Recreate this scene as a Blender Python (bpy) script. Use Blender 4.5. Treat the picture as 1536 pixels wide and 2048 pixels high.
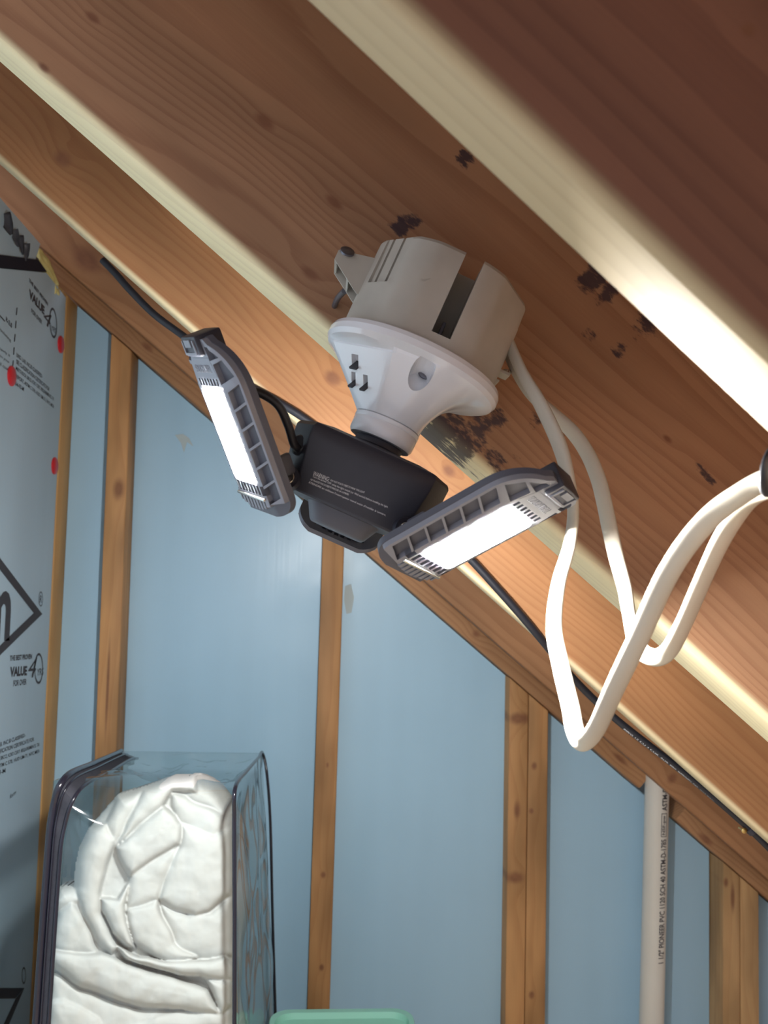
import bpy, bmesh, math, random
from mathutils import Vector, Matrix, noise

random.seed(7)
for o in list(bpy.data.objects):
    bpy.data.objects.remove(o)
SC = bpy.context.scene
COL = SC.collection
CAMZ = 0.95                     # eye height above the attic floor
F = 1710.0                      # focal length in pixels of the 1536 x 2048 frame

# ------------------------------------------------------------------ camera
yaw, pitch, roll = map(math.radians, (4.0, 3.85, 1.4))
fw = Vector((math.sin(yaw)*math.cos(pitch), math.cos(yaw)*math.cos(pitch), math.sin(pitch)))
rt0 = Vector((math.cos(yaw), -math.sin(yaw), 0))
up0 = rt0.cross(fw)
rt = rt0*math.cos(roll) + up0*math.sin(roll)
up = -rt0*math.sin(roll) + up0*math.cos(roll)
CAM = Vector((0, 0, CAMZ))
cd = bpy.data.cameras.new('camera')
cd.sensor_fit = 'HORIZONTAL'
cd.sensor_width = 36.0
cd.lens = F/1536*36.0
cd.clip_start = 0.01
cd.dof.use_dof = True
cd.dof.focus_distance = 0.62
cd.dof.aperture_fstop = 22
cam = bpy.data.objects.new('camera', cd)
COL.objects.link(cam)
m3 = Matrix((rt, up, -fw)).transposed()
cam.matrix_world = Matrix.Translation(CAM) @ m3.to_4x4()
SC.camera = cam

# ------------------------------------------------------------------ world, exposure
w = bpy.data.worlds.new('attic_dusk')
SC.world = w
w.use_nodes = True
w.node_tree.nodes['Background'].inputs[0].default_value = (0.86, 0.87, 0.96, 1)
w.node_tree.nodes['Background'].inputs[1].default_value = 0.70
SC.view_settings.view_transform = 'Standard'
SC.view_settings.look = 'None'
SC.view_settings.gamma = 1
SC.view_settings.use_curve_mapping = False
SC.view_settings.exposure = 0.4
LED = 1150.0                      # radiance of the lit LED windows
SC.cycles.use_denoising = True
SC.cycles.use_light_tree = False
SC.cycles.max_bounces = 6
SC.cycles.diffuse_bounces = 3
SC.cycles.glossy_bounces = 2
SC.cycles.caustics_reflective = False
SC.cycles.caustics_refractive = False
SC.cycles.use_adaptive_sampling = True
SC.cycles.adaptive_threshold = 0.08
SC.cycles.transparent_max_bounces = 8
SC.cycles.sample_clamp_indirect = 6

# ------------------------------------------------------------------ helpers
def px(u, v, y=None, x=None):
    """world point on the sight line of pixel (u, v) at depth y (or at side distance x)"""
    d = rt*((u-768)/F) - up*((v-1024)/F) + fw
    k = y/d.y if y is not None else x/d.x
    return CAM + d*k

def link(o, parent=None):
    COL.objects.link(o)
    if parent is not None:
        o.parent = parent
    return o

def tag(o, label=None, cat=None, group=None, kind=None):
    if label: o['label'] = label
    if cat: o['category'] = cat
    if group: o['group'] = group
    if kind: o['kind'] = kind
    return o

def empty(name, loc=(0, 0, 0), mat=None):
    o = bpy.data.objects.new(name, None)
    o.empty_display_size = 0.02
    COL.objects.link(o)
    if mat is not None: o.matrix_world = mat
    else: o.location = loc
    return o

def obj(name, bm, mat, parent=None, smooth=False, ang=None):
    bmesh.ops.recalc_face_normals(bm, faces=bm.faces)
    me = bpy.data.meshes.new(name)
    bm.to_mesh(me); bm.free()
    if mat: me.materials.append(mat)
    if smooth:
        me.polygons.foreach_set('use_smooth', [True]*len(me.polygons))
        if ang is not None:
            me.set_sharp_from_angle(angle=math.radians(ang))
    o = bpy.data.objects.new(name, me)
    return link(o, parent)

def bx(bm, x0, x1, y0, y1, z0, z1, bevel=0, seg=2):
    b = bmesh.new()
    vs = [b.verts.new(p) for p in ((x0,y0,z0),(x1,y0,z0),(x1,y1,z0),(x0,y1,z0),(x0,y0,z1),(x1,y0,z1),(x1,y1,z1),(x0,y1,z1))]
    for f in ((0,3,2,1),(4,5,6,7),(0,1,5,4),(1,2,6,5),(2,3,7,6),(3,0,4,7)):
        b.faces.new([vs[i] for i in f])
    if bevel:
        bmesh.ops.bevel(b, geom=b.edges[:], offset=bevel, segments=seg, profile=0.5, affect='EDGES')
    merge(bm, b)
    return bm

def merge(bm, b, mtx=None):
    if mtx is not None: bmesh.ops.transform(b, matrix=mtx, verts=b.verts)
    me = bpy.data.meshes.new('tmp'); b.to_mesh(me); b.free()
    bm.from_mesh(me); bpy.data.meshes.remove(me)
    return bm

def prism(bm, pts, d0, d1, axis='z', bevel=0, seg=2):
    """polygon pts (a, b) extruded from d0 to d1 along axis"""
    def P(a, b, d):
        return {'z': (a, b, d), 'y': (a, d, b), 'x': (d, a, b)}[axis]
    b = bmesh.new()
    lo = [b.verts.new(P(p[0], p[1], d0)) for p in pts]
    hi = [b.verts.new(P(p[0], p[1], d1)) for p in pts]
    b.faces.new(lo[::-1]); b.faces.new(hi)
    n = len(pts)
    for i in range(n):
        b.faces.new((lo[i], lo[(i+1) % n], hi[(i+1) % n], hi[i]))
    bmesh.ops.recalc_face_normals(b, faces=b.faces)
    if bevel:
        bmesh.ops.bevel(b, geom=b.edges[:], offset=bevel, segments=seg, profile=0.5, affect='EDGES')
    return merge(bm, b)

def lathe(bm, prof, seg=48, cap0=True, cap1=True, fn=None):
    """profile (r, z) turned about z; fn(r, z, a) may reshape the radius"""
    rings = []
    for r, z in prof:
        ring = []
        for k in range(seg):
            a = 2*math.pi*k/seg
            rr = fn(r, z, a) if fn else r
            ring.append(bm.verts.new((rr*math.cos(a), rr*math.sin(a), z)))
        rings.append(ring)
    for A, B in zip(rings, rings[1:]):
        for k in range(seg):
            bm.faces.new((A[k], A[(k+1) % seg], B[(k+1) % seg], B[k]))
    if cap0: bm.faces.new(rings[0][::-1])
    if cap1: bm.faces.new(rings[-1])
    return bm

def catmull(P, n=8):
    out = []
    L = len(P)
    for i in range(L-1):
        p0 = P[max(i-1, 0)]; p1 = P[i]; p2 = P[i+1]; p3 = P[min(i+2, L-1)]
        for k in range(n):
            t = k/n
            out.append(tuple(0.5*((2*b) + (-a+c)*t + (2*a-5*b+4*c-d)*t*t + (-a+3*b-3*c+d)*t**3)
                             for a, b, c, d in zip(p0, p1, p2, p3)))
    out.append(tuple(P[-1]))
    return out

def tube(bm, path, ra, rb=None, seg=12, sides=None):
    """sweep an ellipse (ra along the side vector, rb across) along path"""
    path = [Vector(p) for p in path]
    n = len(path)
    prev = None
    rings = []
    for i, p in enumerate(path):
        t = (path[min(i+1, n-1)] - path[max(i-1, 0)]).normalized()
        if sides is not None:
            s = sides[i]; s = (s - t*s.dot(t)).normalized()
        else:
            if prev is None:
                s = t.orthogonal().normalized()
            else:
                s = (prev - t*prev.dot(t)).normalized()
            prev = s
        q = t.cross(s)
        A = ra[i] if isinstance(ra, (list, tuple)) else ra
        B = A if rb is None else (rb[i] if isinstance(rb, (list, tuple)) else rb)
        rings.append([bm.verts.new(p + s*A*math.cos(2*math.pi*k/seg) + q*B*math.sin(2*math.pi*k/seg)) for k in range(seg)])
    for A, B in zip(rings, rings[1:]):
        for k in range(seg):
            bm.faces.new((A[k], A[(k+1) % seg], B[(k+1) % seg], B[k]))
    bm.faces.new(rings[0][::-1]); bm.faces.new(rings[-1])
    return bm

def smoothstep(a, b, x):
    t = max(0, min(1, (x-a)/(b-a)))
    return t*t*(3-2*t)

def text_bm(s, shear=0.0, bold=0.0, spacing=1.0):
    """flat lettering as a mesh, lower left at the origin; returns bmesh, width, height"""
    c = bpy.data.curves.new('letters', 'FONT')
    c.body = s
    c.size = 1
    c.shear = shear
    c.offset = bold
    c.space_character = spacing
    c.resolution_u = 3
    o = bpy.data.objects.new('letters', c)
    COL.objects.link(o)
    dg = bpy.context.evaluated_depsgraph_get()
    me = bpy.data.meshes.new_from_object(o.evaluated_get(dg))
    bm = bmesh.new(); bm.from_mesh(me)
    bpy.data.meshes.remove(me); bpy.data.objects.remove(o); bpy.data.curves.remove(c)
    xs = [v.co.x for v in bm.verts]; ys = [v.co.y for v in bm.verts]
    x0, x1, y0, y1 = min(xs), max(xs), min(ys), max(ys)
    for v in bm.verts:
        v.co.x -= x0; v.co.y -= y0; v.co.z = 0
    return bm, x1-x0, y1-y0

def thicken(bm, d):
    """give flat lettering a hair of thickness along its normal (vector d)"""
    r = bmesh.ops.extrude_face_region(bm, geom=bm.faces[:])
    for e in r['geom']:
        if isinstance(e, bmesh.types.BMVert): e.co += d
    return bm

def boolean(o, cutters):
    dg = None
    for c in cutters:
        mod = o.modifiers.new('cut', 'BOOLEAN')
        mod.object = c; mod.operation = 'DIFFERENCE'; mod.solver = 'EXACT'
    dg = bpy.context.evaluated_depsgraph_get()
    me = bpy.data.meshes.new_from_object(o.evaluated_get(dg))
    o.modifiers.clear()
    old = o.data; o.data = me
    bpy.data.meshes.remove(old)
    for c in cutters:
        m = c.data; bpy.data.objects.remove(c); bpy.data.meshes.remove(m)

# ------------------------------------------------------------------ materials
def new_mat(name):
    m = bpy.data.materials.new(name); m.use_nodes = True
    nt = m.node_tree
    b = nt.nodes['Principled BSDF']
    return m, nt, b

def plain(name, col, rough=0.5, metal=0, spec=0.5, noise_amt=0.0, noise_scale=30, bump=0.0, coat=0):
    m, nt, b = new_mat(name)
    b.inputs['Base Color'].default_value = (*col, 1)
    b.inputs['Roughness'].default_value = rough
    b.inputs['Metallic'].default_value = metal
    b.inputs['Specular IOR Level'].default_value = spec
    b.inputs['Coat Weight'].default_value = coat
    b.inputs['Coat Roughness'].default_value = 0.05
    if noise_amt or bump:
        tc = nt.nodes.new('ShaderNodeTexCoord')
        n = nt.nodes.new('ShaderNodeTexNoise'); n.inputs['Scale'].default_value = noise_scale
        n.inputs['Detail'].default_value = 3
        nt.links.new(tc.outputs['Object'], n.inputs['Vector'])
        if noise_amt:
            r = nt.nodes.new('ShaderNodeMapRange')
            r.inputs['To Min'].default_value = 1-noise_amt; r.inputs['To Max'].default_value = 1+noise_amt
            nt.links.new(n.outputs['Fac'], r.inputs['Value'])
            mx = nt.nodes.new('ShaderNodeMix'); mx.data_type = 'RGBA'; mx.blend_type = 'MULTIPLY'
            mx.inputs[0].default_value = 1; mx.inputs[6].default_value = (*col, 1)
            nt.links.new(r.outputs[0], mx.inputs[7])
            nt.links.new(mx.outputs[2], b.inputs['Base Color'])
        if bump:
            bp = nt.nodes.new('ShaderNodeBump'); bp.inputs['Strength'].default_value = bump
            bp.inputs['Distance'].default_value = 0.002
            nt.links.new(n.outputs['Fac'], bp.inputs['Height'])
            nt.links.new(bp.outputs[0], b.inputs['Normal'])
    return m

class NB:
    """small helper for building math node chains"""
    def __init__(s, nt): s.nt = nt
    def m(s, op, a, b=None, c=None, clamp=False):
        n = s.nt.nodes.new('ShaderNodeMath'); n.operation = op; n.use_clamp = clamp
        for i, v in enumerate((a, b, c)):
            if v is None: continue
            if isinstance(v, (int, float)): n.inputs[i].default_value = v
            else: s.nt.links.new(v, n.inputs[i])
        return n.outputs[0]
    def noise(s, vec, scale, detail=3, rough=0.5):
        n = s.nt.nodes.new('ShaderNodeTexNoise')
        n.inputs['Scale'].default_value = scale; n.inputs['Detail'].default_value = detail
        n.inputs['Roughness'].default_value = rough
        s.nt.links.new(vec, n.inputs['Vector'])
        return n.outputs['Fac']
    def mapping(s, vec, loc=(0,0,0), scale=(1,1,1), rot=(0,0,0)):
        n = s.nt.nodes.new('ShaderNodeMapping')
        n.inputs['Location'].default_value = loc; n.inputs['Scale'].default_value = scale
        n.inputs['Rotation'].default_value = rot
        s.nt.links.new(vec, n.inputs['Vector'])
        return n.outputs[0]
    def maprange(s, v, a, b, c=0, d=1, smooth=True):
        n = s.nt.nodes.new('ShaderNodeMapRange')
        n.interpolation_type = 'SMOOTHSTEP' if smooth else 'LINEAR'
        s.nt.links.new(v, n.inputs['Value'])
        for i, q in zip((1, 2, 3, 4), (a, b, c, d)): n.inputs[i].default_value = q
        return n.outputs[0]
    def mix(s, fac, a, b, mode='MIX'):
        n = s.nt.nodes.new('ShaderNodeMix'); n.data_type = 'RGBA'; n.blend_type = mode
        for i, v in ((0, fac), (6, a), (7, b)):
            if isinstance(v, (int, float)): n.inputs[i].default_value = v
            elif isinstance(v, tuple): n.inputs[i].default_value = (*v, 1) if len(v) == 3 else v
            else: s.nt.links.new(v, n.inputs[i])
        return n.outputs[2]

def wood(name, early, late, seed=0, along='x', freq=150, pith=(-0.05, 0.06), knots=(), stains=(), warp=0.03,
         rough=0.6, blotch=0.25, contrast=0.5, edge=None):
    """sawn softwood: growth rings about a pith line running along the board, fibres, knots and ink smears"""
    m, nt, b = new_mat(name)
    N = NB(nt)
    tc = nt.nodes.new('ShaderNodeTexCoord').outputs['Object']
    if along == 'z':
        tc = N.mapping(tc, rot=(0, math.radians(90), 0))
    sx = nt.nodes.new('ShaderNodeSeparateXYZ'); nt.links.new(tc, sx.inputs[0])
    X, Y, Z = sx.outputs
    v1 = N.mapping(tc, loc=(seed*3.1, seed, seed*1.7), scale=(1.6, 9, 9))
    n1 = N.noise(v1, 1.0, 2)
    v2 = N.mapping(tc, loc=(seed, seed*2.3, 5), scale=(5, 60, 60))
    n2 = N.noise(v2, 1.0, 3)
    yy = N.m('ADD', Y, -pith[0])
    zz = N.m('ADD', N.m('ADD', Z, -pith[1]), N.m('MULTIPLY', N.m('SUBTRACT', n1, 0.5), warp*2))
    kn_all = None
    bulge = None
    for kx, kz, rx, rz in knots:
        dx = N.m('DIVIDE', N.m('SUBTRACT', X, kx), rx)
        dz = N.m('DIVIDE', N.m('SUBTRACT', Z, kz), rz)
        d2 = N.m('ADD', N.m('MULTIPLY', dx, dx), N.m('MULTIPLY', dz, dz))
        g = N.m('MULTIPLY', N.m('POWER', 2.718, N.m('MULTIPLY', d2, -0.16)), rz*1.3)
        bulge = g if bulge is None else N.m('ADD', bulge, g)
        k = N.maprange(N.m('ADD', N.m('SQRT', d2), N.m('MULTIPLY', n2, 0.8)), 1.7, 0.7)
        kn_all = k if kn_all is None else N.m('MAXIMUM', kn_all, k)
    if bulge is not None:
        zz = N.m('ADD', zz, bulge)
    r = N.m('SQRT', N.m('ADD', N.m('MULTIPLY', yy, yy), N.m('MULTIPLY', zz, zz)))
    r = N.m('ADD', r, N.m('MULTIPLY', n2, 0.004))
    s = N.m('FRACT', N.m('MULTIPLY', r, freq))
    line = N.m('MULTIPLY', N.maprange(s, 0.35, 0.93), N.maprange(s, 1.0, 0.94))
    fib = N.noise(N.mapping(tc, loc=(seed, 1, 2), scale=(14, 600, 600)), 1.0, 2)
    fac = N.m('ADD', N.m('MULTIPLY', line, contrast), N.m('MULTIPLY', N.m('SUBTRACT', fib, 0.5), 0.5), clamp=True)
    col = N.mix(fac, early, late)
    bl = N.noise(N.mapping(tc, loc=(seed*7, 2, 3), scale=(3, 12, 12)), 1.0, 3)
    col = N.mix(1.0, col, N.mix(N.maprange(bl, 0.3, 0.7), (1-blotch,)*3, (1+blotch*0.4,)*3), 'MULTIPLY')
    if edge is not None:                       # paler colour along the sawn lower edge
        ez, ew, ecol = edge
        en = N.m('ADD', Z, N.m('MULTIPLY', N.m('SUBTRACT', bl, 0.5), ew))
        col = N.mix(N.maprange(en, ez+ew, ez), col, N.mix(N.m('MULTIPLY', fac, 0.22), ecol, late))
    if kn_all is not None:
        kc = N.mix(N.noise(N.mapping(tc, scale=(60, 60, 60)), 1.0, 2), (0.13, 0.05, 0.03), (0.27, 0.12, 0.06))
        col = N.mix(N.m('MULTIPLY', kn_all, 0.85), col, kc)
    if stains:
        sn = N.noise(N.mapping(tc, loc=(3, seed, 1), scale=(70, 160, 160), rot=(0, math.radians(75), 0)), 1.0, 3, 0.65)
        tot = None
        for kx, kz, rx, rz, st in stains:
            dx = N.m('DIVIDE', N.m('SUBTRACT', X, kx), rx)
            dz = N.m('DIVIDE', N.m('SUBTRACT', Z, kz), rz)
            g = N.m('MULTIPLY', N.m('POWER', 2.718, N.m('MULTIPLY', N.m('ADD', N.m('MULTIPLY', dx, dx), N.m('MULTIPLY', dz, dz)), -1.0)), st)
            tot = g if tot is None else N.m('MAXIMUM', tot, g)
        mask = N.maprange(N.m('ADD', N.m('MULTIPLY', sn, 1.0), N.m('MULTIPLY', tot, 0.6)), 0.80, 0.98)
        mask = N.m('MULTIPLY', mask, N.maprange(tot, 0.1, 0.4))
        col = N.mix(N.m('MULTIPLY', mask, 0.88), col, (0.030, 0.022, 0.035))
    nt.links.new(col, b.inputs['Base Color'])
    b.inputs['Roughness'].default_value = rough
    b.inputs['Specular IOR Level'].default_value = 0.3
    return m

def foam_mat(name, col, rough=0.38):
    m, nt, b = new_mat(name)
    N = NB(nt)
    tc = nt.nodes.new('ShaderNodeTexCoord').outputs['Object']
    st = N.noise(N.mapping(tc, scale=(14, 14, 0.9)), 1.0, 2)
    cl = N.noise(tc, 5.0, 3)
    sc = N.noise(N.mapping(tc, scale=(160, 160, 3)), 1.0, 1)
    c = N.mix(N.maprange(st, 0.3, 0.7), tuple(x*0.975 for x in col), tuple(x*1.02 for x in col))
    c = N.mix(N.m('MULTIPLY', N.maprange(cl, 0.35, 0.65), 0.25), c, tuple(x*1.08 for x in col))
    nt.links.new(c, b.inputs['Base Color'])
    b.inputs['Specular IOR Level'].default_value = 0.5
    nt.links.new(N.maprange(cl, 0.3, 0.7, rough-0.06, rough+0.08), b.inputs['Roughness'])
    bp = nt.nodes.new('ShaderNodeBump'); bp.inputs['Strength'].default_value = 0.10
    bp.inputs['Distance'].default_value = 0.001
    nt.links.new(sc, bp.inputs['Height'])
    nt.links.new(bp.outputs[0], b.inputs['Normal'])
    return m

M = {}
M['foam'] = foam_mat('blue_foam_board', (0.36, 0.56, 0.72))
M['foam_left'] = foam_mat('blue_foam_greyed_by_light', (0.40, 0.53, 0.63), 0.45)  # same blue board; the greyer light on the left wall is put into its colour
M['ink'] = plain('black_print', (0.035, 0.032, 0.04), 0.6)
M['ink_soft'] = plain('grey_print', (0.07, 0.075, 0.085), 0.6)
M['white_ink'] = plain('white_print', (0.75, 0.76, 0.8), 0.6)
M['tape'] = plain('black_seam_tape', (0.012, 0.014, 0.026), 0.7, spec=0.2)
M['red'] = plain('red_plastic_cap', (0.55, 0.02, 0.03), 0.35)
M['peel'] = plain('peeled_foam_facing', (0.42, 0.50, 0.52), 0.7)
M['yellow_foam'] = plain('yellow_spray_foam', (0.62, 0.55, 0.22), 0.8, noise_amt=0.3, noise_scale=60, bump=0.6)
M['foil'] = plain('grey_torn_foil', (0.13, 0.13, 0.15), 0.4, noise_amt=0.4, noise_scale=80)
M['box'] = plain('dusty_beige_plastic', (0.44, 0.41, 0.355), 0.62, noise_amt=0.16, noise_scale=45, bump=0.12)
M['porcelain'] = plain('white_glazed_porcelain', (0.78, 0.80, 0.84), 0.20, spec=0.5, coat=0.3)
M['cavity'] = plain('dark_socket_cavity', (0.05, 0.05, 0.06), 0.7)
M['nail'] = plain('dull_steel_nail', (0.16, 0.16, 0.19), 0.4, metal=0.8)
M['black_plastic'] = plain('black_plastic', (0.026, 0.027, 0.040), 0.45, noise_amt=0.1, noise_scale=200)
M['black_rubber'] = plain('black_cable_jacket', (0.013, 0.014, 0.02), 0.45)
M['panel_back'] = plain('charcoal_cast_aluminium', (0.075, 0.080, 0.105), 0.45)
M['panel_face'] = plain('grey_aluminium_lattice', (0.23, 0.24, 0.28), 0.42, metal=0.3)
M['screw'] = plain('bright_screw_steel', (0.75, 0.72, 0.66), 0.22, metal=1)
M['romex'] = plain('cream_cable_jacket', (0.56, 0.515, 0.42), 0.45, noise_amt=0.08, noise_scale=40)
M['pvc'] = plain('off_white_pvc', (0.68, 0.65, 0.59), 0.35, noise_amt=0.05, noise_scale=12)
M['quilt'] = plain('white_quilt_cotton', (0.53, 0.53, 0.52), 0.85, spec=0.2, bump=0.08, noise_scale=160)
M['piping'] = plain('navy_vinyl_piping', (0.010, 0.010, 0.018), 0.25)
M['zip_tape'] = plain('charcoal_zip_tape', (0.055, 0.057, 0.075), 0.75, noise_amt=0.2, noise_scale=300)
M['brass'] = plain('brass_nail', (0.75, 0.55, 0.22), 0.3, metal=1)

mm, nt, b = new_mat('lit_led_window')
b.inputs['Base Color'].default_value = (0.9, 0.9, 0.9, 1)
b.inputs['Emission Color'].default_value = (1.0, 0.985, 0.96, 1)
b.inputs['Emission Strength'].default_value = LED
M['led'] = mm

mm, nt, b = new_mat('clear_vinyl')
nt.nodes.remove(b)
out = nt.nodes['Material Output']
tr = nt.nodes.new('ShaderNodeBsdfTransparent'); tr.inputs[0].default_value = (0.90, 0.93, 0.92, 1)
gl = nt.nodes.new('ShaderNodeBsdfGlossy'); gl.inputs['Roughness'].default_value = 0.06
lwn = nt.nodes.new('ShaderNodeLayerWeight')
N_ = NB(nt)
lw = N_.m('ADD', N_.m('MULTIPLY', N_.m('POWER', lwn.outputs['Facing'], 5.0), 0.80), 0.045).node
mx = nt.nodes.new('ShaderNodeMixShader')
nt.links.new(lw.outputs[0], mx.inputs[0]); nt.links.new(tr.outputs[0], mx.inputs[1]); nt.links.new(gl.outputs[0], mx.inputs[2])
nt.links.new(mx.outputs[0], out.inputs['Surface'])
M['vinyl'] = mm

mm, nt, b = new_mat('mint_translucent_plastic')
b.inputs['Base Color'].default_value = (0.33, 0.72, 0.58, 1)
b.inputs['Roughness'].default_value = 0.3
b.inputs['Transmission Weight'].default_value = 0.35
M['mint'] = mm

# ------------------------------------------------------------------ the setting
TH = math.radians(40)
N0 = Vector((math.sin(TH), 0, math.cos(TH)))

def slope_matrix(h, y, dth=0.0):
    a = TH + math.radians(dth)
    return Matrix.Translation(CAM + N0*h + Vector((0, y, 0))) @ Matrix.Rotation(a, 4, 'Y')

# floor
bm = bmesh.new(); bx(bm, -0.62, 1.45, -1.2, 1.8, -0.03, 0.0)
floor = obj('floor', bm, wood('plywood_floor', (0.72, 0.58, 0.42), (0.6, 0.45, 0.3), 9, freq=40, warp=0.2))
tag(floor, 'plywood attic floor', kind='structure')

# roof deck on the rafters
RD = slope_matrix(0.355, 0)
bm = bmesh.new(); bx(bm, -1.35, 1.45, -1.0, 1.78, 0, 0.015)
ceiling = obj('ceiling', bm, wood('roof_sheathing', (0.50, 0.33, 0.19), (0.36, 0.20, 0.10), 4, freq=45, warp=0.2))
ceiling.matrix_world = RD
tag(ceiling, 'sloping plywood roof deck over the rafters', kind='structure')

FIR_E, FIR_L = (0.36, 0.188, 0.096), (0.235, 0.100, 0.050)
PALE = (0.70, 0.58, 0.36)

def local_on(mtx, u, v, y):
    q = mtx.inverted() @ px(u, v, y)
    return q.x, q.z

def rafter(h, y, dth, t, height, seed, label, knots_px=(), stains_px=(), bevel=0.005, freq=150, pith=(-0.05, 0.06), x0=-1.25, x1=1.4,
           early=FIR_E, late=FIR_L, edge=None, warp=0.03, contrast=0.5):
    mtx = slope_matrix(h, y, dth)
    kn = [(*local_on(mtx, u, v, y), a, c) for u, v, a, c in knots_px]
    stn = [(*local_on(mtx, u, v, y), a, c, s) for u, v, a, c, s in stains_px]
    bm = bmesh.new(); bx(bm, x0, x1, 0, t, 0, height, bevel, 3)
    o = obj('rafter', bm, wood('rafter_fir', early, late, seed, freq=freq, pith=pith, knots=kn, stains=stn, edge=edge, warp=warp, contrast=contrast),
            None, smooth=True, ang=40)
    o.parent = ceiling
    o.matrix_parent_inverse = RD.inverted()
    o.matrix_basis = mtx
    o['label'] = label
    return o

EDGE = (0.0015, 0.006, PALE)
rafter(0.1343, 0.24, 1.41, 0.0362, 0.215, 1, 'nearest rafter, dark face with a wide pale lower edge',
       knots_px=[(1496, 60, 0.003, 0.003)], bevel=0.0035, edge=(0.0015, 0.006, (0.47, 0.38, 0.23)), x0=-0.45, x1=0.9, early=(0.225, 0.102, 0.064), late=(0.145, 0.060, 0.040))  # shade on this rafter's face is put into a darker wood colour
rafter(0.1151, 0.54, -0.07, 0.0567, 0.235, 2, 'broad rafter carrying the junction box, with black ink smears',
       knots_px=[(530, 243, 0.008, 0.004), (668, 405, 0.007, 0.003), (620, 548, 0.008, 0.004), (185, 35, 0.006, 0.003), (88, 135, 0.005, 0.0025), (1335, 878, 0.004, 0.002)],
       stains_px=[(800, 452, .010, .009, .9), (825, 440, .009, .008, .9), (928, 318, .009, .010, .85), (1192, 552, .012, .018, 1), (1215, 585, .010, .014, .9),
                  (1290, 650, .012, .014, .8), (1240, 700, .010, .010, .7), (1178, 668, .010, .010, .6), (880, 858, .020, .024, 1), (930, 885, .016, .022, .9), (985, 838, .012, .018, .8),
                  (1000, 925, .020, .016, .7), (955, 830, .012, .010, .8), (1410, 948, .014, .004, .8), (1075, 845, .010, .012, .6), (1120, 880, .012, .012, .55)],
       edge=(0.0015, 0.006, (0.80, 0.70, 0.44)), bevel=0.006, freq=150, pith=(-0.035, 0.12), warp=0.07, early=(0.39, 0.212, 0.115), late=(0.255, 0.115, 0.060))
rafter(0.1030, 0.96, -0.08, 0.038, 0.20, 3, 'rafter between the lamp and the gable wall',
       knots_px=[(125, 318, 0.012, 0.010), (665, 757, 0.010, 0.008), (898, 942, 0.009, 0.007)],
       edge=EDGE, bevel=0.006, freq=110, pith=(-0.03, 0.14), warp=0.06, contrast=0.4, early=(0.38, 0.185, 0.080), late=(0.265, 0.105, 0.045))
rafter(0.1048, 1.568, -0.54, 0.038, 0.16, 5, 'end rafter lying against the gable wall',
       knots_px=[(172, 520, 0.030, 0.022), (1345, 1556, 0.010, 0.012)],
       freq=120, pith=(-0.06, 0.05), early=(0.40, 0.205, 0.10), late=(0.27, 0.12, 0.055), bevel=0.003)

# the run of rafters goes on behind the viewer
rafter(0.130, -0.17, 0.6, 0.038, 0.215, 6, 'rafter above and behind the viewer', edge=EDGE, bevel=0.0035)
rafter(0.130, -0.57, 0.6, 0.038, 0.215, 7, 'farthest rafter behind the viewer', edge=EDGE, bevel=0.0035)

# gable wall: outer sheathing, sloping plate, studs and foam boards between them
YS = 1.644
def zroof(x, h=0.0765, dth=-0.71):
    a = TH + math.radians(dth)
    p = CAM + N0*h
    return p.z - (x-p.x)*math.tan(a)

bm = bmesh.new()
pts = [(-0.62, 0.0), (1.45, 0.0), (1.45, 0.15), (zx := -0.62, zroof(-0.62)+0.14)]
pts = [(-0.62, 0), (1.38, 0), (1.38, max(0.02, zroof(1.38)+0.14)), (-0.62, zroof(-0.62)+0.14)]
prism(bm, pts, 1.740, 1.752, 'y')
wall_back = obj('wall_back', bm, M['foam'])
tag(wall_back, 'gable wall of studs with blue foam board between them', kind='structure')

# plate in two runs, notched for the pipe
PM = slope_matrix(0.0765, YS, -0.71)
pxl = PM.inverted() @ px(1287, 1570, YS)
pxr = PM.inverted() @ px(1352, 1640, YS)
plate_w = wood('plate_pine', (0.42, 0.225, 0.11), (0.28, 0.125, 0.06), 8, freq=130, pith=(-0.03, -0.02),
               knots=[((PM.inverted() @ px(955, 1265, YS)).x, 0.020, 0.010, 0.008), ((PM.inverted() @ px(1230, 1530, YS)).x, 0.02, 0.02, 0.006),
                      ((PM.inverted() @ px(1395, 1700, YS)).x, 0.01, 0.018, 0.007), ((PM.inverted() @ px(285, 705, YS)).x, 0.024, 0.014, 0.006)])
for a, c in ((-0.86, pxl.x), (pxr.x, 1.62)):
    bm = bmesh.new(); bx(bm, a, c, 0, 0.089, 0, 0.038, 0.004, 2)
    o = obj('top_plate', bm, plate_w, None, True, 40)
    o.parent = wall_back; o.matrix_basis = PM

PINE = [((0.50, 0.27, 0.115), (0.35, 0.155, 0.06)), ((0.46, 0.245, 0.105), (0.32, 0.14, 0.055)), ((0.54, 0.33, 0.155), (0.40, 0.21, 0.09))]
def stud(xb0, xb1, xt0, xt1, seed, kind=0, depth=0.089, knots=(), y=YS, zt=None, early=None, late=None):
    bm = bmesh.new()
    z0 = zroof(xt0) - 0.001 if zt is None else zt
    z1 = zroof(xt1) - 0.001 if zt is None else zt
    vs = [(xb0, 0.0), (xb1, 0.0), (xt1, z1), (xt0, z0)]
    prism(bm, vs, y, y+depth, 'y', 0.003, 2)
    cx = (xb0+xb1)/2
    for v in bm.verts: v.co.x -= cx; v.co.y -= y
    e, l = PINE[kind]
    o = obj('stud', bm, wood('stud_pine', early or e, late or l, seed, along='z', freq=70, pith=(-0.03, 0.03), knots=knots, warp=0.06, contrast=0.3, blotch=0.4), wall_back, True, 40)
    o.location = (cx, y, 0)
    return o
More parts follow.
